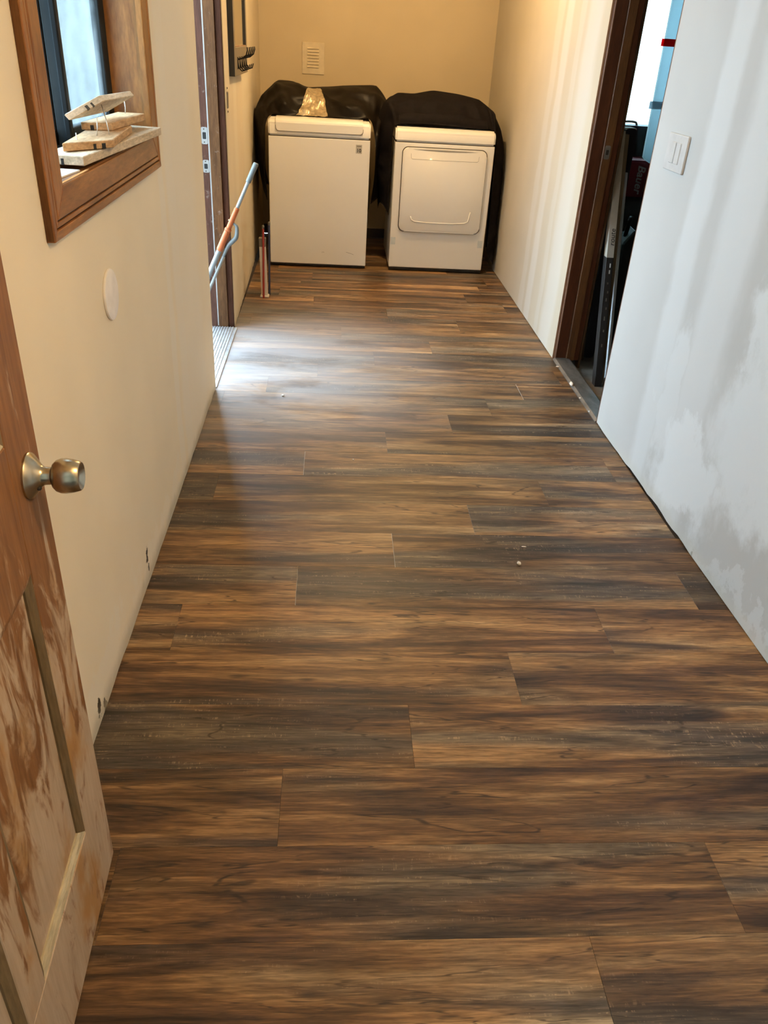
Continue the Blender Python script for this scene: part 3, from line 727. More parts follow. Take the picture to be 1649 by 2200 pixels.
obj('glass_bead', box(B(), (MXF - 0.010, MXF - 0.002), (my0 + 0.05, my1 - 0.05), (mz0 + 0.130, mz0 + 0.136)), 'raw_edge', mr)
for i in range(5):
    y = 4.80 + i * 0.105
    hk = obj('coat_hook', box(B(), (MXF, MXF + 0.004), (y - 0.008, y + 0.008), (mz0 + 0.030, mz0 + 0.085), 0.001), 'hook', mr)
    up = [(MXF + 0.002, y, mz0 + 0.075), (MXF + 0.025, y, mz0 + 0.080), (MXF + 0.045, y, mz0 + 0.095), (MXF + 0.053, y, mz0 + 0.118), (MXF + 0.052, y, mz0 + 0.132)]
    lo = [(MXF + 0.002, y, mz0 + 0.060), (MXF + 0.006, y, mz0 + 0.036), (MXF + 0.020, y, mz0 + 0.022), (MXF + 0.036, y, mz0 + 0.026), (MXF + 0.043, y, mz0 + 0.048)]
    bm = tube(B(), up, 0.0036, 8); tube(bm, lo, 0.0033, 8)
    obj('prong', bm, 'hook', hk, smooth=True)
# uncovered light switch
sw = root('light_switch', (lx(4.50), 4.50, 1.09), 0, 'bare tan light switch without cover plate left of the mirror', 'light switch')
xs_ = lx(4.50)
obj('switch_body', box(B(), (xs_ - 0.01, xs_ + 0.006), (4.47, 4.515), (1.10, 1.175), 0.002), 'frame_grey', sw)
obj('mounting_strap', box(B(), (xs_ - 0.001, xs_ + 0.002), (4.462, 4.523), (1.078, 1.197), 0.0005), 'wall_far_left', sw)
for zz in (1.085, 1.190): obj('screw', lathe(B(), [(0, 0.005), (0.003, 0.004)], Matrix.Translation((xs_ + 0.002, 4.492, zz)), 10), 'screw', sw)

# louvred vent cover on the back wall
vt = root('vent_cover', (-0.172, YB, 1.186), 0, 'square painted louvred vent cover on the back wall', 'vent')
obj('plate', prism(B(), rrect(-0.256, -0.087, 1.186, 1.397, 0.004, 3), 'y', YB - 0.0005, YB - 0.007, 0.003), 'vent', vt)
for i in range(7):
    z = 1.232 + i * 0.0205
    bm = B(); prism(bm, [(YB - 0.0065, z), (YB - 0.014, z - 0.001), (YB - 0.0145, z + 0.001), (YB - 0.0065, z + 0.010)], 'x', -0.216, -0.128)
    obj('louvre', bm, 'vent', vt)

# switch plate on the near right wall
def rx(y): return XRN + (y - 0.17) * (1.206 - XRN) / (RD0 - 0.17)
sp_ = root('switch_plate', (rx(2.995), 2.995, 1.085), 0, 'painted-over double rocker switch plate on the right wall', 'light switch')
x0 = rx(2.995)
obj('plate', prism(B(), rrect(2.905, 3.085, 1.087, 1.208, 0.006, 3), 'x', x0 - 0.0, x0 - 0.0075, 0.003), 'primer_plastic', sp_)
for yc in (2.972, 3.018):
    obj('rocker', box(B(), (x0 - 0.0105, x0 - 0.006), (yc - 0.0205, yc + 0.0205), (1.113, 1.182), 0.002), 'primer_plastic', sp_)

# ------------------------------------------------------------------ washing machine and dryer
FY = 5.85
def seam_box(bm, *a, **k): return box(bm, *a, **k)
ws = root('washing_machine', (-0.10, FY + 0.33, 0), 0, 'white top-load washing machine with handle lip and ten badge', 'washing machine')
wx0, wx1 = -0.440, 0.243
obj('body', box(B(), (wx0, wx1), (FY, FY + 0.66), (0.022, 0.853), 0.006, 2), 'appliance', ws)
obj('seam', box(B(), (wx0 + 0.003, wx1 - 0.003), (FY + 0.002, FY + 0.657), (0.8525, 0.8565)), 'appliance_seam', ws)
bm = B(); prism(bm, [(FY, 0.8565), (FY, 0.925), (FY + 0.010, 0.945), (FY + 0.035, 0.957), (FY + 0.66, 0.965), (FY + 0.66, 0.8565)], 'x', wx0, wx1)
for v in bm.verts: pass
bmesh.ops.bevel(bm, geom=[e for e in bm.edges if e.calc_length() > 0.02], offset=0.010, segments=3, affect='EDGES')
top = obj('top_cover', bm, 'appliance', ws, smooth=True); sharp(top, 0.9)
lipx0, lipx1 = -0.388, 0.190
r_ = 0.022
lp = [(lipx0, 0.935), (lipx0, 0.886 + r_)] + [(lipx0 + r_ - r_ * math.cos(t), 0.886 + r_ - r_ * math.sin(t)) for t in (0.4, 0.8, 1.2)] + [(lipx0 + r_, 0.886), (lipx1 - r_, 0.886)] + [(lipx1 - r_ + r_ * math.sin(t), 0.886 + r_ - r_ * math.cos(t)) for t in (0.4, 0.8, 1.2)] + [(lipx1, 0.886 + r_), (lipx1, 0.935)]
gp = [(x + (-0.004 if x < -0.1 else 0.004), z - 0.005 if z < 0.93 else 0.918) for x, z in lp]
bm = prism(B(), lp, 'y', FY + 0.06, FY - 0.008)
prism(bm, [(FY - 0.008, 0.9351), (FY - 0.003, 0.946), (FY + 0.006, 0.956), (FY + 0.018, 0.963), (FY + 0.035, 0.967), (FY + 0.09, 0.969), (FY + 0.09, 0.9351)], 'x', lipx0, lipx1)
lid = obj('lid', bm, 'appliance', ws)
bm = prism(B(), gp, 'y', FY + 0.02, FY - 0.0012)
obj('lip_gap_shade', bm, 'seam_and_shade', lid)  # grey rim paints the gap shadow below the lid
obj('kick_plate', box(B(), (wx0 + 0.004, wx1 - 0.004), (FY + 0.012, FY + 0.64), (0.006, 0.024), 0.002), 'kick', ws)
for x in (wx0 + 0.05, wx1 - 0.05):
    for y in (FY + 0.06, FY + 0.6): obj('foot', lathe(B(), [(0, 0.022), (0.012, 0.020)], Matrix.Translation((x, y, 0.0)) @ Matrix.Rotation(-math.pi / 2, 4, 'Y'), 14), 'kick', ws)
bd = obj('badge', box(B(), (0.147, 0.188), (FY - 0.0015, FY + 0.001), (0.770, 0.824)), 'badge', ws)
RX = Matrix.Rotation(math.pi / 2, 4, 'X')
obj('badge_number', text_bm('10', 0.032, Matrix.Translation((0.1675, FY - 0.0022, 0.787)) @ RX, 0.0003, 0, True), 'ink', bd)
obj('badge_line', box(B(), (0.152, 0.183), (FY - 0.0022, FY - 0.0014), (0.8135, 0.8165)), 'appliance_seam', bd)
for (xa, za, xb, zb) in ((0.10, 0.115, 0.155, 0.100), (-0.075, 0.108, -0.055, 0.108)):
    obj('scratch', tube(B(), [(xa, FY - 0.0003, za), ((xa + xb) / 2, FY - 0.0003, (za + zb) / 2 + 0.002), (xb, FY - 0.0003, zb)], 0.0009, 5), 'cap_grey', ws)

dr = root('dryer', (0.755, FY + 0.35, 0), 0, 'white front-load dryer with square door beside the washing machine', 'dryer')
dx0, dx1 = 0.411, 1.092
obj('body', box(B(), (dx0, dx1), (FY, FY + 0.70), (0.026, 0.855), 0.006, 2), 'appliance', dr)
obj('seam', box(B(), (dx0 + 0.003, dx1 - 0.003), (FY + 0.002, FY + 0.697), (0.8545, 0.8585)), 'appliance_seam', dr)
bm = B(); prism(bm, [(FY, 0.8585), (FY, 0.912), (FY + 0.010, 0.930), (FY + 0.030, 0.945), (FY + 0.70, 0.952), (FY + 0.70, 0.8585)], 'x', dx0, dx1)
bmesh.ops.bevel(bm, geom=[e for e in bm.edges if e.calc_length() > 0.018], offset=0.010, segments=3, affect='EDGES')
top = obj('top_cover', bm, 'appliance', dr, smooth=True); sharp(top, 0.9)
obj('door_gap', prism(B(), rrect(0.4615, 1.0465, 0.2765, 0.8315, 0.042, 8), 'y', FY + 0.001, FY - 0.0012), 'appliance_seam', dr)
bm = B(); prism(bm, rrect(0.4665, 1.0415, 0.2815, 0.8265, 0.038, 8), 'y', FY + 0.002, FY - 0.020, 0.010)
dd = obj('door', bm, 'appliance', dr, smooth=True); sharp(dd, 0.7)
obj('handle_recess_shade', prism(B(), [(0.53, 0.8165), (0.62, 0.8185), (0.755, 0.819), (0.89, 0.8185), (0.98, 0.8165), (0.89, 0.811), (0.755, 0.808), (0.62, 0.811)], 'y', FY - 0.019, FY - 0.0208), 'seam_and_shade', dd)  # flat grey lens painting the shadow under the door's top edge
obj('handle_seam', tube(B(), [(0.522, FY - 0.0202, 0.790), (0.524, FY - 0.0202, 0.763), (0.532, FY - 0.0202, 0.756), (0.755, FY - 0.0202, 0.754), (0.978, FY - 0.0202, 0.756), (0.986, FY - 0.0202, 0.763), (0.988, FY - 0.0202, 0.790)], 0.0009, 6), 'seam_and_shade', dd)
pts = [(0.545, FY - 0.0195, 0.385), (0.552, FY - 0.0195, 0.362), (0.575, FY - 0.0195, 0.351), (0.66, FY - 0.0195, 0.346), (0.755, FY - 0.0195, 0.345), (0.85, FY - 0.0195, 0.346), (0.93, FY - 0.0195, 0.352), (0.955, FY - 0.0195, 0.365), (0.965, FY - 0.0195, 0.43)]
obj('pressed_rib', tube(B(), pts, 0.0045, 8), 'appliance', dd, smooth=True)
for x in (0.416, 1.045):
    obj('tape_piece', box(B(), (x, x + 0.034), (FY - 0.0012, FY + 0.0005), (0.185, 0.235)), 'tape_grey', dr)
obj('kick_plate', box(B(), (dx0 + 0.004, dx1 - 0.004), (FY + 0.010, FY + 0.68), (0.006, 0.028), 0.002), 'kick', dr)
for x in (dx0 + 0.05, dx1 - 0.05):
    for y in (FY + 0.06, FY + 0.64): obj('foot', lathe(B(), [(0, 0.022), (0.012, 0.020)], Matrix.Translation((x, y, 0.0)) @ Matrix.Rotation(-math.pi / 2, 4, 'Y'), 14), 'kick', dr)
bm = tube(B(), [(0.27, YB - 0.03, 0.55), (0.29, YB - 0.06, 0.45), (0.285, YB - 0.10, 0.25), (0.24, YB - 0.14, 0.12)], 0.012, 10)
tag(obj('drain_hose', bm, 'hose', smooth=True), 'thin grey hose hanging behind the gap between washer and dryer', 'hose')

# ------------------------------------------------------------------ covers pulled back over the machines
def resample(pts, n):
    pts = [Vector(p) for p in pts]; L = [0.0]
    for a, b in zip(pts[:-1], pts[1:]): L.append(L[-1] + (b - a).length)
    out = []
    for i in range(n):
        t = L[-1] * i / (n - 1)
        for k in range(len(L) - 1):
            if t <= L[k + 1] + 1e-9:
                f = (t - L[k]) / max(1e-9, L[k + 1] - L[k]); out.append(pts[k].lerp(pts[k + 1], f)); break
    return out
def catmull(pts, n):
    pts = [Vector(p) for p in pts]; out = []
    m_ = len(pts) - 1
    for i in range(n):
        t = m_ * i / (n - 1); k = min(int(t), m_ - 1); f = t - k
        p0, p1, p2, p3 = pts[max(k - 1, 0)], pts[k], pts[k + 1], pts[min(k + 2, m_)]
        out.append(0.5 * ((2 * p1) + (-p0 + p2) * f + (2 * p0 - 5 * p1 + 4 * p2 - p3) * f * f + (-p0 + 3 * p1 - 3 * p2 + p3) * f ** 3))
    return out
def linear(pts, n):
    pts = [Vector(p) for p in pts]; m_ = len(pts) - 1
    return [pts[min(int(m_ * i / (n - 1)), m_ - 1)].lerp(pts[min(int(m_ * i / (n - 1)), m_ - 1) + 1], m_ * i / (n - 1) - min(int(m_ * i / (n - 1)), m_ - 1)) for i in range(n)]
def cover(name, label, front, crest, back, mat, seed, amp, folds=(), nu=110, nv=34):
    bm = B(); rows = []
    F = catmull(front, nu); C = [a.lerp(b, 0.6) for a, b in zip(catmull(crest, nu), linear(crest, nu))]; K = catmull(back, nu)
    for i in range(nu):
        row = []
        for j in range(nv):
            t = j / (nv - 1)
            if t < 0.55:
                s = t / 0.55
                bulge = math.sin(s * math.pi) * 0.25
                p = F[i].lerp(C[i], s)
                p.z += bulge * abs(C[i].z - F[i].z) * (0.55 if C[i].z > F[i].z + 0.05 else 0.1)
                p.y -= bulge * 0.05
            else:
                s = (t - 0.55) / 0.45; p = C[i].lerp(K[i], s); p.z += math.sin(s * math.pi) * 0.02
            w = math.sin(min(1.0, t / 0.12) * math.pi / 2) * (1 - 0.85 * math.exp(-((t - 0.55) / 0.07) ** 2))
            q = Vector((p.x * 5 + seed, p.y * 4, p.z * 6))
            d = noise.noise(q) * amp + (0.35 - abs(noise.noise(q * 1.5 + Vector((7, 1, 3))))) * amp * 1.1 + abs(noise.noise(q * 4.0 + Vector((2, 9, 4)))) * amp * 0.25
            for (u0, du, a) in folds: d += a * math.exp(-((i / (nu - 1) - u0 - 0.06 * (t - 0.3)) / du) ** 2)
            p.y -= d * w; p.z += d * w * 0.4
            row.append(bm.verts.new(p))
        rows.append(row)
    for i in range(nu - 1):
        for j in range(nv - 1): bm.faces.new((rows[i][j], rows[i + 1][j], rows[i + 1][j + 1], rows[i][j + 1]))
    # give the sheet a thickness
    r = bmesh.ops.solidify(bm, geom=bm.faces[:], thickness=0.002)
    return rows, bm
fr = [(-0.462, 5.97, 0.42), (-0.470, 5.96, 0.62), (-0.468, 5.95, 0.80), (-0.462, 5.95, 0.91), (-0.425, 5.965, 0.968), (-0.33, 5.972, 0.969), (-0.15, 5.972, 0.971), (0.05, 5.972, 0.971), (0.16, 5.972, 0.971), (0.235, 5.965, 0.972), (0.268, 5.95, 0.90), (0.285, 5.97, 0.78), (0.285, 6.0, 0.60), (0.268, 6.02, 0.42)]
cr = [(-0.500, 6.10, 0.47), (-0.530, 6.12, 0.62), (-0.552, 6.15, 0.80), (-0.556, 6.20, 0.97), (-0.512, 6.24, 1.065), (-0.445, 6.27, 1.125), (-0.395, 6.30, 1.163), (-0.30, 6.32, 1.160), (-0.20, 6.32, 1.125), (0.06, 6.30, 1.150), (0.285, 6.28, 1.165), (0.375, 6.25, 1.055), (0.392, 6.30, 0.80), (0.388, 6.35, 0.46)]  # right drop lengthened: dark vinyl stands in for shade between the machines
bk = [(-0.49, 6.60, 0.42), (-0.53, 6.60, 0.60), (-0.545, 6.62, 0.80), (-0.548, 6.66, 0.95), (-0.49, 6.70, 0.99), (-0.40, 6.74, 1.0), (-0.30, 6.76, 1.0), (-0.15, 6.76, 0.99), (0.0, 6.76, 0.99), (0.1, 6.76, 1.0), (0.2, 6.74, 1.0), (0.34, 6.72, 0.97), (0.36, 6.65, 0.80), (0.36, 6.6, 0.45)]
rows, bm = cover('washer_cover', '', fr, cr, bk, 'cover', 3.0, 0.042, [(0.40, 0.025, 0.05), (0.30, 0.03, -0.03), (0.62, 0.05, 0.035), (0.85, 0.03, 0.03)])
patch_src = [[v.co.copy() for v in r] for r in rows]
wc = root('appliance_cover', (-0.1, 6.3, 0.97), 0, 'dark brown vinyl cover bunched up on top of the washing machine', 'cover')
obj('sheet', bm, 'cover', wc, smooth=True)
# crinkled shiny patch where the lining is turned out
bm = B(); g = {}
def surf(j, x):
    best = None
    for i in range(30, 90):
        a_, b_ = patch_src[i][j], patch_src[i + 1][j]
        if a_.x <= x <= b_.x: return a_.lerp(b_, (x - a_.x) / max(1e-6, b_.x - a_.x))
    return min((patch_src[i][j] for i in range(30, 90)), key=lambda q: abs(q.x - x)).copy()
NP = 26
for j in range(0, 17):
    s_ = j / 16
    xl_ = -0.262 + 0.088 * s_ ** 0.6 + 0.008 * noise.noise(Vector((j * 0.7, 1, 0))); xr_ = -0.048 - 0.055 * s_ + 0.008 * noise.noise(Vector((j * 0.7, 5, 0)))
    for a in range(NP):
        q = surf(j, xl_ + (xr_ - xl_) * a / (NP - 1))
        q.y -= 0.005 + 0.012 * abs(noise.noise(Vector((q.x * 45, q.z * 22, j * 0.3))))
        q.z += 0.003 + 0.004 * noise.noise(Vector((q.x * 50, q.z * 40, 2)))
        g[a, j] = bm.verts.new(q)
for a in range(NP - 1):
    for j in range(16): bm.faces.new((g[a, j], g[a + 1, j], g[a + 1, j + 1], g[a, j + 1]))
obj('turned_out_lining', bm, 'lining', wc, smooth=False, label='crinkled shiny lining')

fr = [(0.403, 6.02, 0.35), (0.398, 5.99, 0.60), (0.398, 5.96, 0.80), (0.400, 5.93, 0.91), (0.425, 5.915, 0.955), (0.55, 5.915, 0.955), (0.74, 5.915, 0.955), (0.95, 5.915, 0.956), (1.055, 5.91, 0.957), (1.100, 5.89, 0.90), (1.102, 5.875, 0.78), (1.108, 5.875, 0.60), (1.118, 5.88, 0.35), (1.125, 5.89, 0.16), (1.182, 5.90, 0.060)]
cr = [(0.345, 6.10, 0.42), (0.310, 6.10, 0.62), (0.290, 6.10, 0.82), (0.300, 6.10, 0.98), (0.335, 6.10, 1.075), (0.425, 6.12, 1.135), (0.54, 6.14, 1.135), (0.67, 6.16, 1.160), (0.84, 6.14, 1.148), (0.99, 6.10, 1.122), (1.085, 6.06, 1.055), (1.150, 6.02, 0.95), (1.184, 5.98, 0.82), (1.190, 5.96, 0.50), (1.192, 5.96, 0.075)]
bk = [(0.35, 6.55, 0.30), (0.33, 6.6, 0.6), (0.33, 6.6, 0.8), (0.345, 6.6, 0.92), (0.40, 6.66, 0.98), (0.50, 6.70, 0.985), (0.60, 6.72, 0.985), (0.74, 6.72, 0.985), (0.9, 6.70, 0.985), (1.02, 6.66, 0.98), (1.10, 6.6, 0.95), (1.15, 6.5, 0.85), (1.178, 6.4, 0.7), (1.186, 6.35, 0.4), (1.19, 6.3, 0.10)]
rows, bm = cover('dryer_cover', '', fr, cr, bk, 'cover2', 11.0, 0.034, [(0.70, 0.022, 0.045), (0.29, 0.02, 0.03), (0.47, 0.05, 0.02)])
dc = root('appliance_cover', (0.75, 6.2, 0.96), 0, 'black fabric cover draped over the dryer and down along right wall', 'cover')
obj('sheet', bm, 'cover2', dc, smooth=True)
bm = B(); G = []
for i in range(60):
    u = i / 59; x = 0.43 + 0.61 * u
    zb = 0.962 + 0.006 * math.sin(u * 5); rise = 0.050 + 0.020 * math.sin(u * 3.1) + 0.012 * noise.noise(Vector((u * 5, 0, 0)))
    G.append([bm.verts.new((x, 5.905 + 0.03 * s + (0.012 * math.sin(s * 3.1) * -1), zb + rise * s)) for s in (0, .15, .3, .5, .7, .85, 1)])
for a, b in zip(G[:-1], G[1:]):
    for j in range(6): bm.faces.new((a[j], b[j], b[j + 1], a[j + 1]))
bmesh.ops.solidify(bm, geom=bm.faces[:], thickness=0.003)
obj('front_hem', bm, 'cover2', dc, smooth=True)

# ------------------------------------------------------------------ things beside the washing machine
bx_ = root('slim_box', (-0.425, 5.06, 0), 0, 'slim off-white box with grey top standing beside the washing machine', 'box')
hexa_b = hexa(B(), [(-0.450, 5.075, 0.300), (-0.411, 5.075, 0.300), (-0.411, 5.115, 0.300), (-0.450, 5.115, 0.300)], [(-0.440, 5.035, 0.004), (-0.402, 5.035, 0.004), (-0.402, 5.075, 0.004), (-0.440, 5.075, 0.004)], 0.002)
obj('body', hexa_b, 'offwhite', bx_)
hexa_b = hexa(B(), [(-0.453, 5.082, 0.350), (-0.409, 5.082, 0.350), (-0.409, 5.122, 0.350), (-0.453, 5.122, 0.350)], [(-0.451, 5.074, 0.299), (-0.410, 5.074, 0.299), (-0.410, 5.117, 0.299), (-0.451, 5.117, 0.299)], 0.003)
obj('cap', hexa_b, 'cap_grey', bx_)
obj('foot', box(B(), (-0.447, -0.393), (5.020, 5.080), (0.0, 0.010), 0.003), 'offwhite', bx_)
def stick(label, a, b, mat):
    a, b = Vector(a), Vector(b); r = root('stick', a, 0, label, 'stick')
    d = (b - a).normalized()
    obj('shaft', tube(B(), [a, a + d * (b - a).length * 0.96], 0.0065, 8), mat, r, smooth=False)
    obj('end_cap', tube(B(), [b - d * 0.022, b - d * 0.004, b], [0.0072, 0.0072, 0.003], 10), 'cap_grey', r, smooth=True)
stick('thin red stick leaning upright against the slim white box', (-0.424, 5.012, 0.0), (-0.4225, 5.075, 0.430), 'red')
stick('thin navy blue stick standing next to washing machine', (-0.394, 5.095, 0.0), (-0.391, 5.130, 0.440), 'navy')

# pole tool leaning across the outside doorway
PA, PB = Vector((-0.842, 4.30, -0.09)), Vector((-0.388, 4.335, 0.872))
pt = root('pole_tool', PA, 0, 'grey and orange telescopic pole tool leaning across the left doorway', 'pole tool')
def along(t): return PA.lerp(PB, t)
sec = [(0.0, 0.60, 0.0105, 'pole_light'), (0.60, 0.684, 0.0130, 'pole_orange'), (0.684, 0.775, 0.0128, 'pole_orange'), (0.775, 0.905, 0.0092, 'pole_light'), (0.90, 0.995, 0.0125, 'pole_grey')]
tscale = lambda z: (z + 0.09) / (0.872 + 0.09)
cuts_ = [(tscale(-0.09), tscale(0.445), 0.0135, 'pole_light', 'lower_tube'), (tscale(0.44), tscale(0.545), 0.0165, 'pole_orange', 'orange_sleeve'),
         (tscale(0.545), tscale(0.655), 0.0135, 'pole_orange', 'orange_sleeve'), (tscale(0.655), tscale(0.785), 0.0095, 'pole_light', 'upper_tube'), (tscale(0.78), 1.0, 0.0135, 'pole_grey', 'grip')]
for (a, b, r_, m_, nm) in cuts_:
    p, q = along(a), along(b); e = (q - p).normalized() * 0.006
    obj(nm, tube(B(), [p, p + e, q - e, q], [r_ * 0.85, r_, r_, r_ * 0.85], 18), m_, pt, smooth=True)
dirp = (PB - PA).normalized(); side = Vector((1, 0, 0)) - dirp * dirp.x; side.normalize()
obj('joint_ring', tube(B(), [along(tscale(0.540)), along(tscale(0.552))], 0.0178, 18), 'pole_orange', pt, smooth=True)
S1 = along(tscale(0.585)) + side * 0.012; S2 = along(tscale(0.575)) + side * 0.036; S3 = along(tscale(0.535)) + side * 0.052; S4 = along(tscale(0.51)) + side * 0.045; S5 = along(tscale(0.475)) + side * 0.032; S6 = along(tscale(0.415)) + side * 0.032
obj('trigger_handle', tube(B(), catmull([S1, S2, S3, S4, S5, S6], 20), [0.006 + 0.006 * math.sin(i / 19 * 3.0) for i in range(20)], 12), 'pole_grey', pt, smooth=True)
obj('side_tube', tube(B(), [S6 - dirp * -0.01, along(tscale(0.0)) + side * 0.032], 0.0085, 14), 'pole_light', pt, smooth=True)
for k, z in enumerate((0.588, 0.583)):
    c_ = along(tscale(z)) + side * (0.015 if k else -0.015)
    obj('rivet', tube(B(), [c_ - side * 0.003, c_ + side * 0.003], 0.0035, 8), 'steel', pt)

# ------------------------------------------------------------------ the open door in the left foreground
DHX, DHY = -0.379, 0.225
DEX, DEY = -0.4115, 1.036
dl = math.hypot(DEX - DHX, DEY - DHY); ang = math.atan2(DEY - DHY, DEX - DHX)
dv = root('panel_door', (DHX, DHY, 0.0), ang, 'half-stripped brown panel door standing open at lower left', 'door')
# local frame: +x along the leaf from the hinges, -y is the face that looks into the hall
TH = 0.040
def leafbox(a, b, z0, z1, t0=0.0, t1=TH, bev=0.0015): return box(B(), (a, b), (t0, t1), (z0, z1), bev)
st, mu0, mu1 = 0.113, 0.372, 0.442
ZT = 2.03
rails = [(0.010, 0.222), (0.770, 0.965), (1.875, ZT)]
obj('stile', leafbox(0, st, 0.010, ZT), 'door', dv, True); obj('stile', leafbox(dl - st, dl, 0.010, ZT), 'door', dv, True)
for z0, z1 in rails: obj('rail', leafbox(st + 0.0004, dl - st - 0.0004, z0, z1), 'door', dv, True)
for z0, z1 in ((0.2224, 0.7696), (0.9654, 1.8746)):
    obj('mullion', leafbox(mu0, mu1, z0, z1), 'door', dv, True)
    for a, b in ((st, mu0), (mu1, dl - st)):
        pn = obj('panel', box(B(), (a + 0.001, b - 0.001), (0.011, TH - 0.011), (z0 + 0.001, z1 - 0.001), 0.001), 'door', dv, True)
        w_ = 0.017
        for nm, poly, axis in (('v0', (a, a + w_), 'z'), ('v1', (b - w_, b), 'z')):
            bm = B(); lo_, hi_ = poly
            prof = [(lo_, 0.0115), (hi_, 0.0115), (hi_, 0.0075), ((lo_ + hi_) / 2, 0.0035), (lo_, 0.0015)] if nm == 'v0' else [(lo_, 0.0115), (hi_, 0.0115), (hi_, 0.0015), ((lo_ + hi_) / 2, 0.0035), (lo_, 0.0075)]
            prism(bm, prof, 'z', z0 + 0.0012, z1 - 0.0012)
            obj('moulding', bm, 'door_mould', dv, True)
        for lo_, hi_, up_ in ((z0, z0 + w_, False), (z1 - w_, z1, True)):
            bm = B()
            prof = [(0.0115, lo_), (0.0115, hi_), (0.0075, hi_), (0.0035, (lo_ + hi_) / 2), (0.0015, lo_)] if not up_ else [(0.0115, lo_), (0.0115, hi_), (0.0015, hi_), (0.0035, (lo_ + hi_) / 2), (0.0075, lo_)]
            prism(bm, prof, 'x', a + 0.0012, b - 0.0012)
            obj('moulding', bm, 'door_mould_bare' if not up_ else 'door', dv, True)
KU, KZ = dl - 0.054, 0.892
kx = Matrix.Translation((KU, 0.0, KZ)) @ Matrix.Rotation(-math.pi / 2, 4, 'Z')
ro = obj('rosette', lathe(B(), [(0.0, 0.0325), (0.003, 0.0328), (0.005, 0.0315), (0.012, 0.0225), (0.018, 0.0150), (0.022, 0.0128), (0.032, 0.0122)], kx, 48), 'satin_brass', dv, True, True); sharp(ro, 0.5)
kn = obj('knob', lathe(B(), [(0.0325, 0.0135), (0.034, 0.0180), (0.038, 0.0220), (0.044, 0.0243), (0.050, 0.0246), (0.060, 0.0232), (0.069, 0.0205), (0.0705, 0.0190), (0.0702, 0.0178), (0.066, 0.010), (0.0650, 0.0005)], kx, 48), 'satin_brass', dv, True, True, 'brushed antique nickel knob'); sharp(kn, 0.6)
obj('knob_gap', lathe(B(), [(0.0315, 0.0128), (0.0330, 0.0128)], kx, 40), 'ink', dv, True)

bm = B(); bmesh.ops.create_icosphere(bm, subdivisions=2, radius=0.0036)
bm.transform(Matrix.Translation((KU - 0.0125, -0.0155, KZ - 0.0125)))
obj('release_hole', bm, 'ink', dv, True, True)
bk_ = Matrix.Translation((KU, TH, KZ)) @ Matrix.Rotation(math.pi / 2, 4, 'Z')
o = obj('knob', lathe(B(), [(0.0, 0.0325), (0.005, 0.0315), (0.018, 0.0150), (0.022, 0.0122), (0.032, 0.0122), (0.036, 0.0210), (0.050, 0.0240), (0.062, 0.0180), (0.063, 0.0005)], bk_, 40), 'satin_brass', dv, True, True); sharp(o, 0.6)
for z in (0.25, 1.02, 1.80):
    obj('hinge', box(B(), (-0.004, 0.004), (-0.006, 0.030), (z - 0.045, z + 0.045), 0.001), 'steel', dv, True)

# ------------------------------------------------------------------ workshop things seen through the right doorway
cv = root('window_film', (2.18, WY1R - 0.02, VZ0), 0, 'glowing white plastic film taped over the workshop window', 'plastic film')
obj('sheet', box(B(), (VX0 - 0.03, VX1 + 0.03), (WY1R - 0.012, WY1R - 0.011), (VZ0 - 0.03, VZ1 + 0.03)), 'film_white', cv)
yb = 4.960
bs = root('plastic_sheet', (2.1, yb, 0.90), 0, 'pale blue plastic sheet with slanted lower edge hanging before the white film', 'plastic sheet')
obj('panel', prism(B(), [(1.806, 0.928), (1.875, 0.892), (2.45, 0.80), (2.45, CEIL), (1.775, CEIL), (1.793, 1.70)], 'y', yb, yb - 0.003), 'film_blue', bs)
obj('bright_edge', prism(B(), [(1.799, 0.932), (1.806, 0.928), (1.793, 1.70), (1.775, CEIL), (1.769, CEIL), (1.787, 1.70)], 'y', yb + 0.001, yb - 0.004), 'film_edge', bs)
obj('bright_edge', prism(B(), [(1.805, 0.929), (1.875, 0.893), (1.875, 0.887), (1.803, 0.923)], 'y', yb + 0.001, yb - 0.004), 'film_edge', bs)
tag(obj('tape_strip', box(B(), (1.775, 2.06), (yb - 0.0052, yb - 0.0042), (1.491, 1.527)), 'film_red'), 'red tape strip across the blue plastic sheet', 'tape')
tag(obj('tape_strip', box(B(), (1.778, 2.06), (yb - 0.0052, yb - 0.0042), (1.183, 1.222)), 'film_grey'), 'pale grey tape strip across the blue plastic sheet', 'tape')

# carton leaning behind the door frame: cream top with lettering, black lower part
def lean(a, b, w, d, z0f, z1f):
    """Upright box section between fractions of a leaning axis a-b; w along x, d along y."""
    a, b = Vector(a), Vector(b); p, q = a.lerp(b, z0f), a.lerp(b, z1f)
    f = lambda c: [(c.x, c.y, c.z), (c.x + w, c.y, c.z), (c.x + w, c.y + d, c.z), (c.x, c.y + d, c.z)]
    return hexa(B(), f(q), f(p), 0.001)
CA, CB = (1.372, 3.80, -0.05), (1.3775, 4.19, 1.120)
lc = root('long_carton', CA, 0, 'long narrow carton, cream above and black below, leaning behind the door frame', 'carton')
obj('lower_half', lean(CA, CB, 0.036, 0.050, 0.0, 0.52), 'carton_black', lc)
up_ = obj('upper_half', lean(CA, CB, 0.036, 0.050, 0.5205, 1.0), 'carton_cream', lc)
ax = (Vector(CB) - Vector(CA)).normalized()
fy = Vector((1, 0, 0)); nrm = fy.cross(ax)
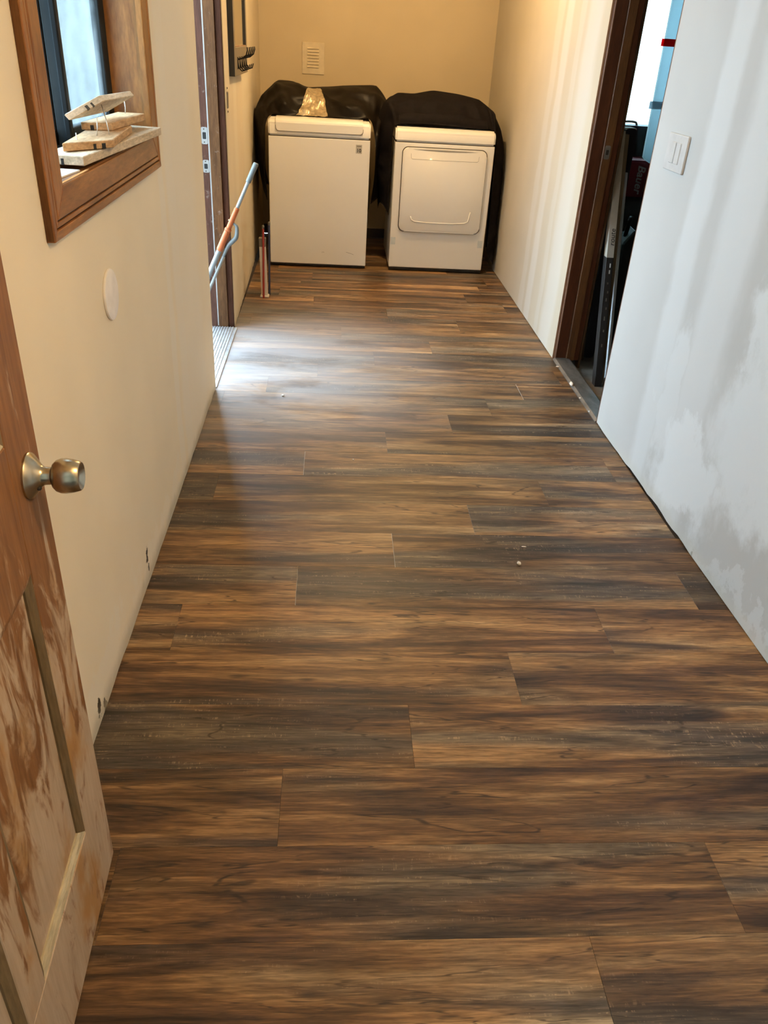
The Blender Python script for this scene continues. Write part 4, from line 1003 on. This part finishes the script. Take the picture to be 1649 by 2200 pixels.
def on_face(t, dx, off=0.0012):
    p = Vector(CA).lerp(Vector(CB), t) + Vector((dx, 0, 0)) + nrm * 0
    m4 = Matrix((( 0, 0, 0, 0),) * 4)
    X, Yv = ax, -fy; Zv = X.cross(Yv)
    m4 = Matrix(((X.x, Yv.x, Zv.x, p.x), (X.y, Yv.y, Zv.y, p.y), (X.z, Yv.z, Zv.z, p.z), (0, 0, 0, 1)))
    return m4 @ Matrix.Translation((0, 0, off))
obj('lettering', text_bm('route', 0.036, on_face(0.60, 0.021), 0.0003, 0.15), 'ink', lc)
for (t, wd, dx) in ((0.490, 0.020, 0.022), (0.465, 0.018, 0.021), (0.42, 0.010, 0.018), (0.385, 0.012, 0.022), (0.355, 0.016, 0.018), (0.32, 0.012, 0.022), (0.28, 0.02, 0.018), (0.23, 0.012, 0.020), (0.17, 0.016, 0.018)):
    bm = box(B(), (-wd / 2, wd / 2), (-0.003, 0.003), (-0.0004, 0.0004)); bm.transform(on_face(t, dx)); obj('printed_mark', bm, 'print_white' if t > 0.45 else 'cap_grey', lc)
SA, SB = (1.4145, 3.86, -0.05), (1.4165, 4.20, 1.105)
tl_ = root('trim_board', SA, 0, 'tan rough board leaning between the cream carton and aluminium straightedge', 'board')
obj('board', lean(SA, SB, 0.022, 0.045, 0.0, 1.0), 'carton_tan', tl_)
AA, AB = (1.466, 3.93, -0.05), (1.458, 4.225, 0.93)
se = root('straightedge', AA, 0, 'shiny aluminium straightedge leaning in the right doorway', 'straightedge')
obj('bar', lean(AA, AB, 0.018, 0.010, 0.0, 1.0), 'straightedge', se); obj('rib', lean((1.4685, 3.927, -0.049), (1.4605, 4.222, 0.929), 0.004, 0.004, 0.0, 1.0), 'straightedge', se)
nv_ = root('tool_case', (1.475, 4.28, 0.0), 0, 'dark navy rounded tool case standing behind the leaning boards', 'tool case')
bm = prism(B(), rrect(1.428, 1.492, -0.05, 1.128, 0.022, 5), 'y', 4.245, 4.33, 0.006); obj('shell', bm, 'navy_plastic', nv_)
bm = prism(B(), rrect(1.434, 1.486, 1.119, 1.1305, 0.005, 3), 'y', 4.246, 4.329, 0.002); obj('cap', bm, 'carton_cream', nv_)
# wooden studs just behind the frame
for i, (a, b, lab) in enumerate((((1.352, 4.07, -0.05), (1.352, 4.07, 2.05), 'brown stud fixed right behind the workshop door frame'), ((1.392, 4.20, -0.05), (1.360, 4.28, 0.86), 'short brown board leaning behind the workshop door frame'))):
    r = root('wood_stud', a, 0, lab, 'stud'); obj('timber', lean(a, b, 0.030 if i else 0.012, 0.05, 0, 1), 'studwood', r)
# shelf with boxes
sh = root('shelf_unit', (1.9, 5.2, -0.05), 0, 'black shelf unit under the workshop window', 'shelf')
for x in (1.62, 2.42):
    for y in (5.02, 5.40): obj('post', box(B(), (x, x + 0.03), (y, y + 0.03), (-0.05, 0.70)), 'black_plastic', sh)
for z in (0.10, 0.42, 0.70): obj('shelf_board', box(B(), (1.60, 2.47), (5.0, 5.45), (z - 0.02, z)), 'black_plastic', sh)
rb = root('red_box', (1.87, 5.1, 0.70), 0, 'red box with silver slanted brand lettering on the workshop shelf', 'box')
obj('carton', box(B(), (1.735, 1.900), (5.02, 5.24), (0.7005, 0.902), 0.003), 'box_red', rb)
RT = Matrix.Translation((1.832, 5.0185, 0.803)) @ RX @ Matrix.Rotation(-math.pi / 2, 4, 'Z')
obj('lettering', text_bm('Bauer', 0.066, RT, 0.0004, 0.25, True), 'box_print', rb)
obj('small_print', box(B(), (1.866, 1.869), (5.0188, 5.0196), (0.735, 0.835)), 'cap_grey', rb)
obj('lid_flap', box(B(), (1.733, 1.902), (5.018, 5.242), (0.9022, 0.906), 0.001), 'box_red', rb)
bx2 = root('black_case', (1.85, 5.35, 0.70), 0, 'black tool case standing behind the red box', 'tool case')
obj('shell', prism(B(), rrect(1.70, 2.10, 0.701, 1.072, 0.012, 3), 'y', 5.26, 5.42, 0.006), 'black_plastic', bx2)
obj('latch', box(B(), (1.815, 1.845), (5.254, 5.262), (0.96, 1.03), 0.002), 'green_black', bx2)
obj('handle', tube(B(), catmull([(1.76, 5.30, 1.068), (1.77, 5.30, 1.088), (1.80, 5.30, 1.092), (1.84, 5.30, 1.088), (1.85, 5.30, 1.068)], 14), 0.007, 8), 'frame_grey', bx2, smooth=True)
tan = obj('tan_carton', box(B(), (1.905, 2.05), (5.03, 5.22), (0.7005, 0.905), 0.003), 'carton_tan'); tag(tan, 'plain brown carton right of the red box', 'carton')
bm = B(); hexa(bm, [(1.640, 4.55, 0.52), (1.70, 4.55, 0.60), (1.72, 4.72, 0.60), (1.66, 4.72, 0.52)], [(1.625, 4.50, 0.16), (1.765, 4.50, 0.16), (1.765, 4.74, 0.16), (1.625, 4.74, 0.16)], 0.01)
jug = root('fuel_can', (1.69, 4.62, -0.05), 0, 'dark teal plastic can on the workshop floor', 'can'); obj('body', bm, 'green_black', jug)
obj('base', box(B(), (1.62, 1.77), (4.495, 4.745), (-0.05, 0.162), 0.01), 'green_black', jug); obj('spout', tube(B(), [(1.67, 4.62, 0.55), (1.67, 4.60, 0.62), (1.665, 4.57, 0.66)], 0.012, 10), 'black_plastic', jug, smooth=True)
lg = obj('log_offcut', tube(B(), [(1.53, 4.30, -0.012), (1.66, 4.20, -0.012)], 0.036, 12), 'studwood'); tag(lg, 'dark wood offcut on the workshop floor behind the wall edge', 'wood offcut')

# ------------------------------------------------------------------ crumbs of plaster on the floor
def crumb(x, y, z, r, label, mat='plaster', sq=(1, 1, 0.7)):
    bm = B(); bmesh.ops.create_icosphere(bm, subdivisions=2, radius=r)
    s = Vector((x * 31, y * 17, 0))
    for v in bm.verts:
        v.co *= 1 + 0.45 * noise.noise(v.co / r * 0.9 + s)
        v.co = Vector((v.co.x * sq[0], v.co.y * sq[1], v.co.z * sq[2]))
    zmin = min(v.co.z for v in bm.verts)
    bm.transform(Matrix.Translation((x, y, z - zmin)))
    tag(obj('plaster_crumb', bm, mat), label, 'debris', 'plaster crumbs')
crumb(0.622, 2.085, 0, 0.0075, 'round pale pebble lying on the planks right of centre')
crumb(-0.214, 3.43, 0, 0.0065, 'white crumb lying on the planks in front of the outside door', 'white_strip')
crumb(1.205, 3.66, 0.008, 0.016, 'big plaster chunk on the edge of the workshop threshold', 'plaster', (0.6, 1.5, 0.5))
crumb(1.200, 3.93, 0.002, 0.008, 'plaster chip at the far end of the workshop threshold', 'plaster', (1.2, 0.8, 0.4))
crumb(1.204, 3.50, 0.004, 0.005, 'tiny plaster bit halfway along the workshop threshold')
crumb(1.206, 3.34, 0.004, 0.005, 'tiny plaster bit at the near end of the workshop threshold', 'white_strip')
crumb(0.66, 2.19, 0, 0.004, 'small flake of debris on the planks behind the round pebble', 'plaster', (2.2, 0.8, 0.4))
crumb(0.10, 2.80, 0, 0.0030, 'tiny white grain on the planks in the middle of the hall', 'white_strip')

# ------------------------------------------------------------------ ceiling lamps (fixture and bulb); the near one is added, unseen fill
def ceiling_lamp(x, y, power, label):
    r = root('ceiling_lamp', (x, y, CEIL - 0.13), 0, label, 'lamp', 'ceiling lamps')
    D = Matrix.Translation((x, y, CEIL)) @ Matrix.Rotation(math.pi / 2, 4, 'Y')
    obj('base', lathe(B(), [(0.0, 0.09), (0.018, 0.09), (0.022, 0.08)], D, 32), 'lamp_metal', r, smooth=False)
    obj('bulb', lathe(B(), [(0.022, 0.014), (0.045, 0.016), (0.06, 0.028), (0.085, 0.034), (0.105, 0.026), (0.115, 0.004)], D, 24), 'lamp_glass', r, smooth=True)
    l = bpy.data.lights.new('bulb_light', 'POINT'); l.energy = power; l.color = LAMP_WARM; l.shadow_soft_size = 0.05
    lo = bpy.data.objects.new('bulb_light', l); COL.objects.link(lo); lo.location = (x, y, CEIL - 0.17)
ceiling_lamp(0.30, 5.2, LAMP_FAR_POWER, 'bare bulb lamp on the ceiling in front of the washing machine')
ceiling_lamp(0.74, 0.62, NEAR_FILL_POWER, 'unseen bare bulb fill lamp added on the near ceiling')  # added out of view to warm the near floor and left wall
